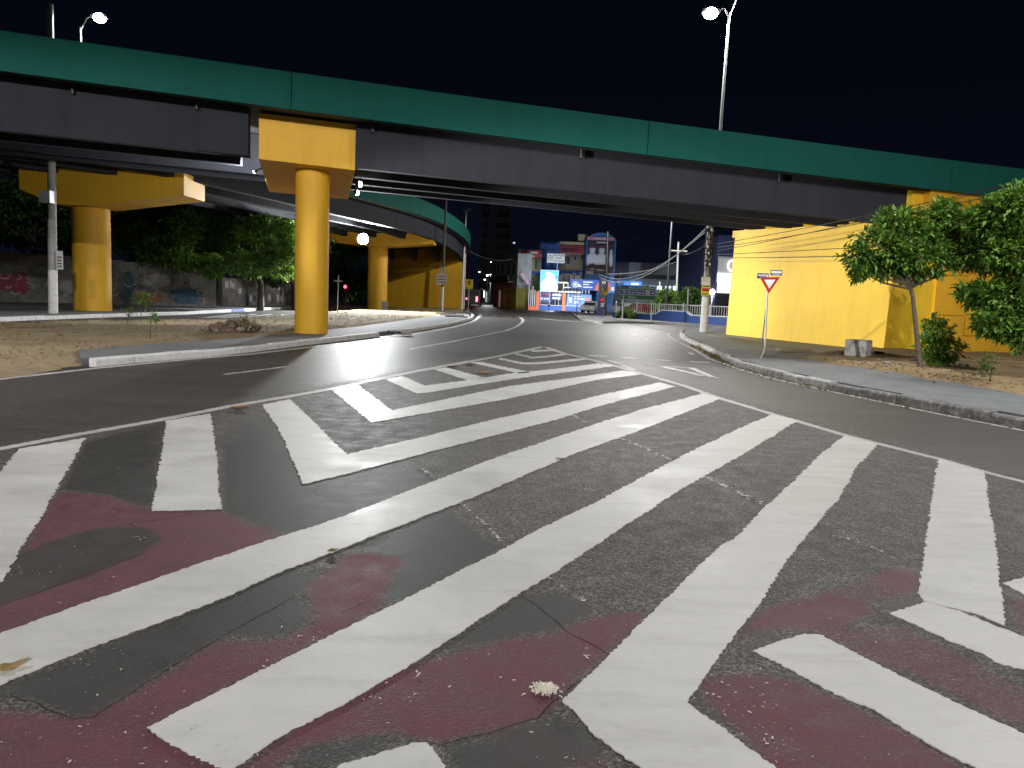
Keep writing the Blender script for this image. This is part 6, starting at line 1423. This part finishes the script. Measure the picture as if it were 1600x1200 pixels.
# ------------------------------------------------------------------ small things on the ground
def leaf_thing(label, q, size, rot, mat, curl=.35, z0=0.0):
    n = 7; mb = MB(); L = size; vs_, fs_ = [], []
    for i in range(n):
        s = i / (n - 1); w = (math.sin(math.pi * min(1, s * 1.02)) ** .75) * (1.25 - s * .75) * L * .34 * (.9 + .2 * math.sin(9 * s + size * 50))
        for k_, o_ in enumerate((-1, 0, 1)):
            z = .008 + abs(o_) * w * curl + (s - .4) ** 2 * L * curl * 1.2
            p = Matrix.Rotation(rot, 3, 'Z') @ Vector(((s - .5) * L, o_ * w, z)); vs_.append((q[0] + p.x, q[1] + p.y, z0 + p.z))
    for i in range(n - 1):
        for k_ in range(2): fs_.append((i * 3 + k_, (i + 1) * 3 + k_, (i + 1) * 3 + k_ + 1, i * 3 + k_ + 1))
    mb.add(vs_, fs_); o = mb.build('fallen_leaf', mat, None, True); tag(o, label, 'leaf', 'fallen dry leaves on the road')
    sm = o.modifiers.new('thick', 'SOLIDIFY'); sm.thickness = .002
    return o
TAN = paint('tan_dry_leaf', (.30, .19, .07), .6, .3, 20, 60, .2); BRN = paint('brown_dry_leaf', (.16, .09, .04), .6, .3, 20, 60, .2)
leaf_thing('curled tan leaf on the long white stripe at the left edge', (-2.007,3.004), .12, .9, TAN, .5)
leaf_thing('large orange brown leaf on the left border line', (-3.565,10.059), .30, .3, TAN, .35)
leaf_thing('small olive leaf on the lower edge of the long white stripe', (-1.063,4.587), .07, .4, paint('olive_leaf', (.16, .15, .05), .6, .3, 20, 60, .2), .5)
leaf_thing('orange leaf in the dark bay between two far stripes', (-0.584,16.027), .42, .1, paint('orange_leaf', (.45, .19, .06), .6, .3, 20, 60, .2), .2)
leaf_thing('dull brown leaf by the far end of the left border line', (-0.985,17.85), .34, .5, BRN, .2)
leaf_thing('brown leaf beside the left border line below the floodlight', (-1.343,17.117), .3, -.3, BRN, .3)
leaf_thing('tiny dark leaf on the inner white stripe', (0.512,7.609), .10, .1, BRN, .2)
# tuft of white fibre on the red paint
q = (0.182,2.999); tf = thing('fibre_tuft', 'fluffy tuft of off white fibre lying on the red paint', 'tuft', (q[0], q[1], 0))
mb = MB(); rr_ = random.Random(3)
for i in range(420):
    a = rr_.uniform(0, 6.28); r_ = abs(rr_.gauss(0, .022)); p0 = Vector((q[0] + math.cos(a) * r_ * 1.2, q[1] + math.sin(a) * r_, .006 + rr_.uniform(0, .022) * max(0, 1 - r_ / .06)))
    d = Vector((math.cos(a + rr_.uniform(-1, 1)), math.sin(a + rr_.uniform(-1, 1)), rr_.uniform(-.2, .7))) * rr_.uniform(.006, .018)
    mb.tube([p0, p0 + d * .6 + Vector((0, 0, .004)), p0 + d], [.0024, .0020, .0009], 4, False)
mb.build('fibres', plain('off_white_fibre', (.78, .74, .64), .9), tf)['kind'] = 'stuff'
# flakes of loose white paint
mb = MB(); rr_ = random.Random(6)
def flake(x, y, s):
    a = rr_.uniform(0, 6.28); n = rr_.randint(4, 6); el = rr_.uniform(.15, .5)
    pts = [(x + (math.cos(a) * math.cos(t) - math.sin(a) * math.sin(t) * el) * s * rr_.uniform(.6, 1.2), y + (math.sin(a) * math.cos(t) + math.cos(a) * math.sin(t) * el) * s * rr_.uniform(.6, 1.2)) for t in [6.283 * i / n for i in range(n)]]
    z = .0035 + rr_.uniform(0, .002); mb.add([(p[0], p[1], z + rr_.uniform(0, .002)) for p in pts], [tuple(range(n))])
for i in range(1150):
    y = 2.4 + 5.5 * rr_.random() ** 1.6; x = rr_.uniform(-.74, .74) * y
    if mnoise.noise(Vector((x * 1.3, y * 1.3, 9))) < rr_.uniform(-.5, .25): continue
    flake(x, y, rr_.choice([.0025, .003, .003, .0045, .006, .010]))
CL = [([(0.988,2.729)][0], .05, 16), ([(0.89,2.902)][0], .09, 16), ([(0.992,2.667)][0], .07, 16), ([(1.706,3.642)][0], .09, 14), ([(-2.603,4.086)][0], .07, 20), ([(-2.358,4.693)][0], .05, 8), ([(-1.765,3.091)][0], .03, 10), ([(-0.461,2.9)][0], .05, 18), ([(0.951,3.031)][0], .12, 40), ([(-0.956,3.1)][0], .06, 14), ([(-1.094,2.759)][0], .1, 20), ([(-1.225,8.22)][0], .35, 60), ([(-0.879,7.151)][0], .2, 40), ([(-0.838,3.386)][0], .1, 20)]
for (c, s, n) in CL:
    for i in range(n): flake(rr_.gauss(c[0], s), rr_.gauss(c[1], s * .8), rr_.choice([.003, .004, .006, .011]))
for w, p in WHITE:
    for a, b in zip(p, p[1:]):
        a, b = Vector(a), Vector(b); d_ = (b - a); L_ = d_.length; n_ = Vector((-d_.y, d_.x)) / max(L_, 1e-6)
        for i in range(int(L_ / 0.011)):
            t = rr_.random(); q = a.lerp(b, t) + n_ * rr_.gauss(0, w * .55)
            if mnoise.noise(Vector((q.x * 7, q.y * 7, 3))) < -.12: continue
            flake(q.x, q.y, rr_.choice([.005, .007, .010, .014, .02]) * (1 if a.y < 6 else 1.6))
o = mb.build('paint_flakes', plain('loose_paint', (.62, .61, .58), .6)); tag(o, 'scattered flakes of loose white paint on the asphalt', 'paint flakes', None, 'stuff')
# leaf litter along the right gutter, dry grass on the islands
def litter(name, pts, n, spread, size, mat, label, z, seed, up=.2):
    rg = np.random.default_rng(seed); q = resample(pts, .12); idx = rg.integers(0, len(q), n)
    P_ = np.array([(q[i].x, q[i].y, z) for i in idx]) + np.c_[rg.normal(0, spread, (n, 2)), rg.uniform(0, .03, n)]
    D_ = rg.normal(0, 1, (n, 3)); D_[:, 2] = np.abs(D_[:, 2]) * up
    o = leaves_mesh(name, P_, D_, size, mat, None, 1, .3, .0, seed, .5); tag(o, label, 'litter', None, 'stuff'); return o
litter('leaf_litter', [(6.987,29.734),(6.339,24.466),(5.737,19.77),(5.855,18.014),(5.985,16.554),(6.204,15.133)], 520, .10, .10, M['dry_leaf'], 'brown leaf litter along the right gutter', .012, 51)
litter('leaf_litter', [(6.204,15.133),(6.73,12.516),(7.029,11.6),(7.288,10.808)], 90, .06, .07, M['dry_leaf'], 'sparse brown leaf litter in the near right gutter', .012, 52)
litter('leaf_litter', [(8.368,20.569),(9.003,20.453),(9.616,19.948),(9.544,18.199),(9.461,16.207),(10.052,15.24)], 260, .5, .09, M['dry_leaf'], 'dry leaves and scraps on the planting strip', .24, 53)
def grass(name, poly, n, h, label, seed, mat, zb):
    rg = np.random.default_rng(seed); x0, x1 = min(p[0] for p in poly), max(p[0] for p in poly); y0, y1 = min(p[1] for p in poly), max(p[1] for p in poly)
    X = rg.uniform(x0, x1, n * 4); Y = rg.uniform(y0, y1, n * 4); k_ = in_poly(X, Y, poly); X, Y = X[k_][:n], Y[k_][:n]
    nz = np.array([mnoise.noise(Vector((x * .5, y * .5, 3))) for x, y in zip(X, Y)]); kk = nz > rg.uniform(-.6, .5, len(nz)); X, Y = X[kk], Y[kk]
    D_ = rg.normal(0, .7, (len(X), 3)); D_[:, 2] = rg.uniform(.2, .9, len(X))
    o = leaves_mesh(name, np.c_[X, Y, np.full(len(X), zb)], D_, h, mat, None, 3, .5, .1, seed, .12); tag(o, label, 'grass', None, 'stuff')
M['straw'] = leaf_mat('dry_straw', (.26, .19, .10), (.46, .36, .19), .9)
grass('dry_grass', [(-8.27,12.327),(-8.521,15.185),(-8.576,20.486),(-7.283,27.119),(-6.097,44.885),(-5.248,60.835),(-11.433,67.531),(-12.573,45.38),(-12.728,33.781),(-16.407,24.542)], 3600, .10, 'short dry grass over the dirt island', 61, M['straw'], .2)
grass('dry_grass', [(8.368,20.569),(9.152,18.361),(9.513,14.245),(9.301,12.333),(13.77,17.205),(16.92,25.523),(12.537,26.136)], 1500, .06, 'short dry grass on the planting strip', 62, M['straw'], .22)
# heap of earth with rubble on the island
q = (-9.04,24.097); hp = thing('earth_heap', 'small heap of dug earth and rubble on the dirt island', 'earth heap', (q[0], q[1], .15))
mb = MB(); mb.blob((q[0], q[1], .14), (.62, .5, .30), 22, 12, .9, 2); mb.build('earth', M['soil'], hp, True)
for i in range(14):
    a = rr_.uniform(0, 6.28); r_ = rr_.uniform(.1, .9); s = rr_.uniform(.04, .11); mb = MB(); mb.blob((q[0] + math.cos(a) * r_, q[1] + math.sin(a) * r_ * .6 - .1, .2 + .25 * max(0, 1 - r_)), (s, s, s * .7), 7, 5, .5, i); mb.build('rubble', M['concrete'], hp)
q2 = (-8.579,24.501); dg = thing('grass_clump', 'pale dry grass clump beside the heap of earth', 'grass clump', (q2[0], q2[1], .15))
rg = np.random.default_rng(5); PP = np.c_[rg.normal(q2[0], .14, 150), rg.normal(q2[1], .14, 150), np.full(150, .18)]; DD = np.c_[rg.normal(0, .6, (150, 2)), np.full(150, 1.0)]
leaves_mesh('blades', PP, DD, .38, leaf_mat('pale_straw', (.3, .24, .14), (.5, .42, .28), .9), dg, 3, .4, .1, 5, .06)
# rubbish bags by the painted wall, broken slab at the drain, leaning slab, planks
for (q, r_, lab) in (((-32.349,55.694), .42, 'larger round green rubbish bag against the graffiti wall'), ((-31.763,55.559), .3, 'smaller green rubbish bag beside the wide yellow column')):
    t = thing('rubbish_bag', lab, 'rubbish bag', (q[0], q[1], .14)); mb = MB(); mb.blob((q[0], q[1], .14 + r_ * .8), (r_, r_, r_ * .85), 16, 10, .22, int(r_ * 10)); mb.build('sack', M['bag'], t, True)
    mb = MB(); mb.tube([(q[0], q[1], .14 + r_ * 1.5), (q[0] + .03, q[1], .14 + r_ * 1.85)], [.05, .09], 7); mb.build('knot', M['bag'], t)
q = (-4.592,29.24); bs = thing('drain_slab', 'broken dark concrete slab over the kerb drain opening', 'slab', (q[0], q[1], 0))
mb = MB(); mb.obox((q[0] + .05, q[1] + .15, .13), .5, .34, .06, .4, .12); mb.build('slab', M['pole_dark'], bs); mb = MB(); mb.obox((q[0] + .5, q[1] + .0, .09), .4, .22, .12, .2); mb.build('fragment', M['concrete'], bs)
q = (-10.989,65.869); t = thing('leaning_slab', 'grey slab leaning on the distant T pier foot', 'slab', (q[0], q[1], .1)); mb = MB(); mb.obox((q[0] - .1, q[1], .46), .55, .08, .8, .2, -.25); mb.build('slab', M['concrete'], t)
for i, (q, L, rot, lab) in enumerate((((-5.024,56.579), 1.5, .2, 'grey plank nearest the dark slim pole on the island tip'), ((-4.29,52.784), 1.7, .5, 'middle grey plank on the island tip'), ((-3.722,49.355), 1.4, -.2, 'grey plank closest to the kerb end on the island tip'))):
    mb = MB(); mb.obox((q[0], q[1], .26), L, .22, .06, rot, .05); o = mb.build('plank', M['pole_dark'], None); tag(o, lab, 'plank', 'loose planks on the island tip')
# stones and scraps on the planting strip
for i, (q, s, lab) in enumerate((((11.47,21.997), .10, 'pale rock just left of the young tree trunk'), ((11.948,20.384), .12, 'pale scrap right of the leafy shrub'), ((9.836,20.235), .09, 'flat grey stone between block and young tree'), ((10.065,23.716), .12, 'dark lump of soil at the left foot of the concrete block'), ((11.623,24.512), .16, 'dark lump of soil right of the concrete block'))):
    mb = MB(); mb.blob((q[0], q[1], .26), (s * 1.3, s, s * .55), 12, 8, .5, i + 4); o = mb.build('stone', M['concrete'] if i < 3 else M['soil'], None, True); tag(o, lab, 'stone', 'stones on the planting strip')
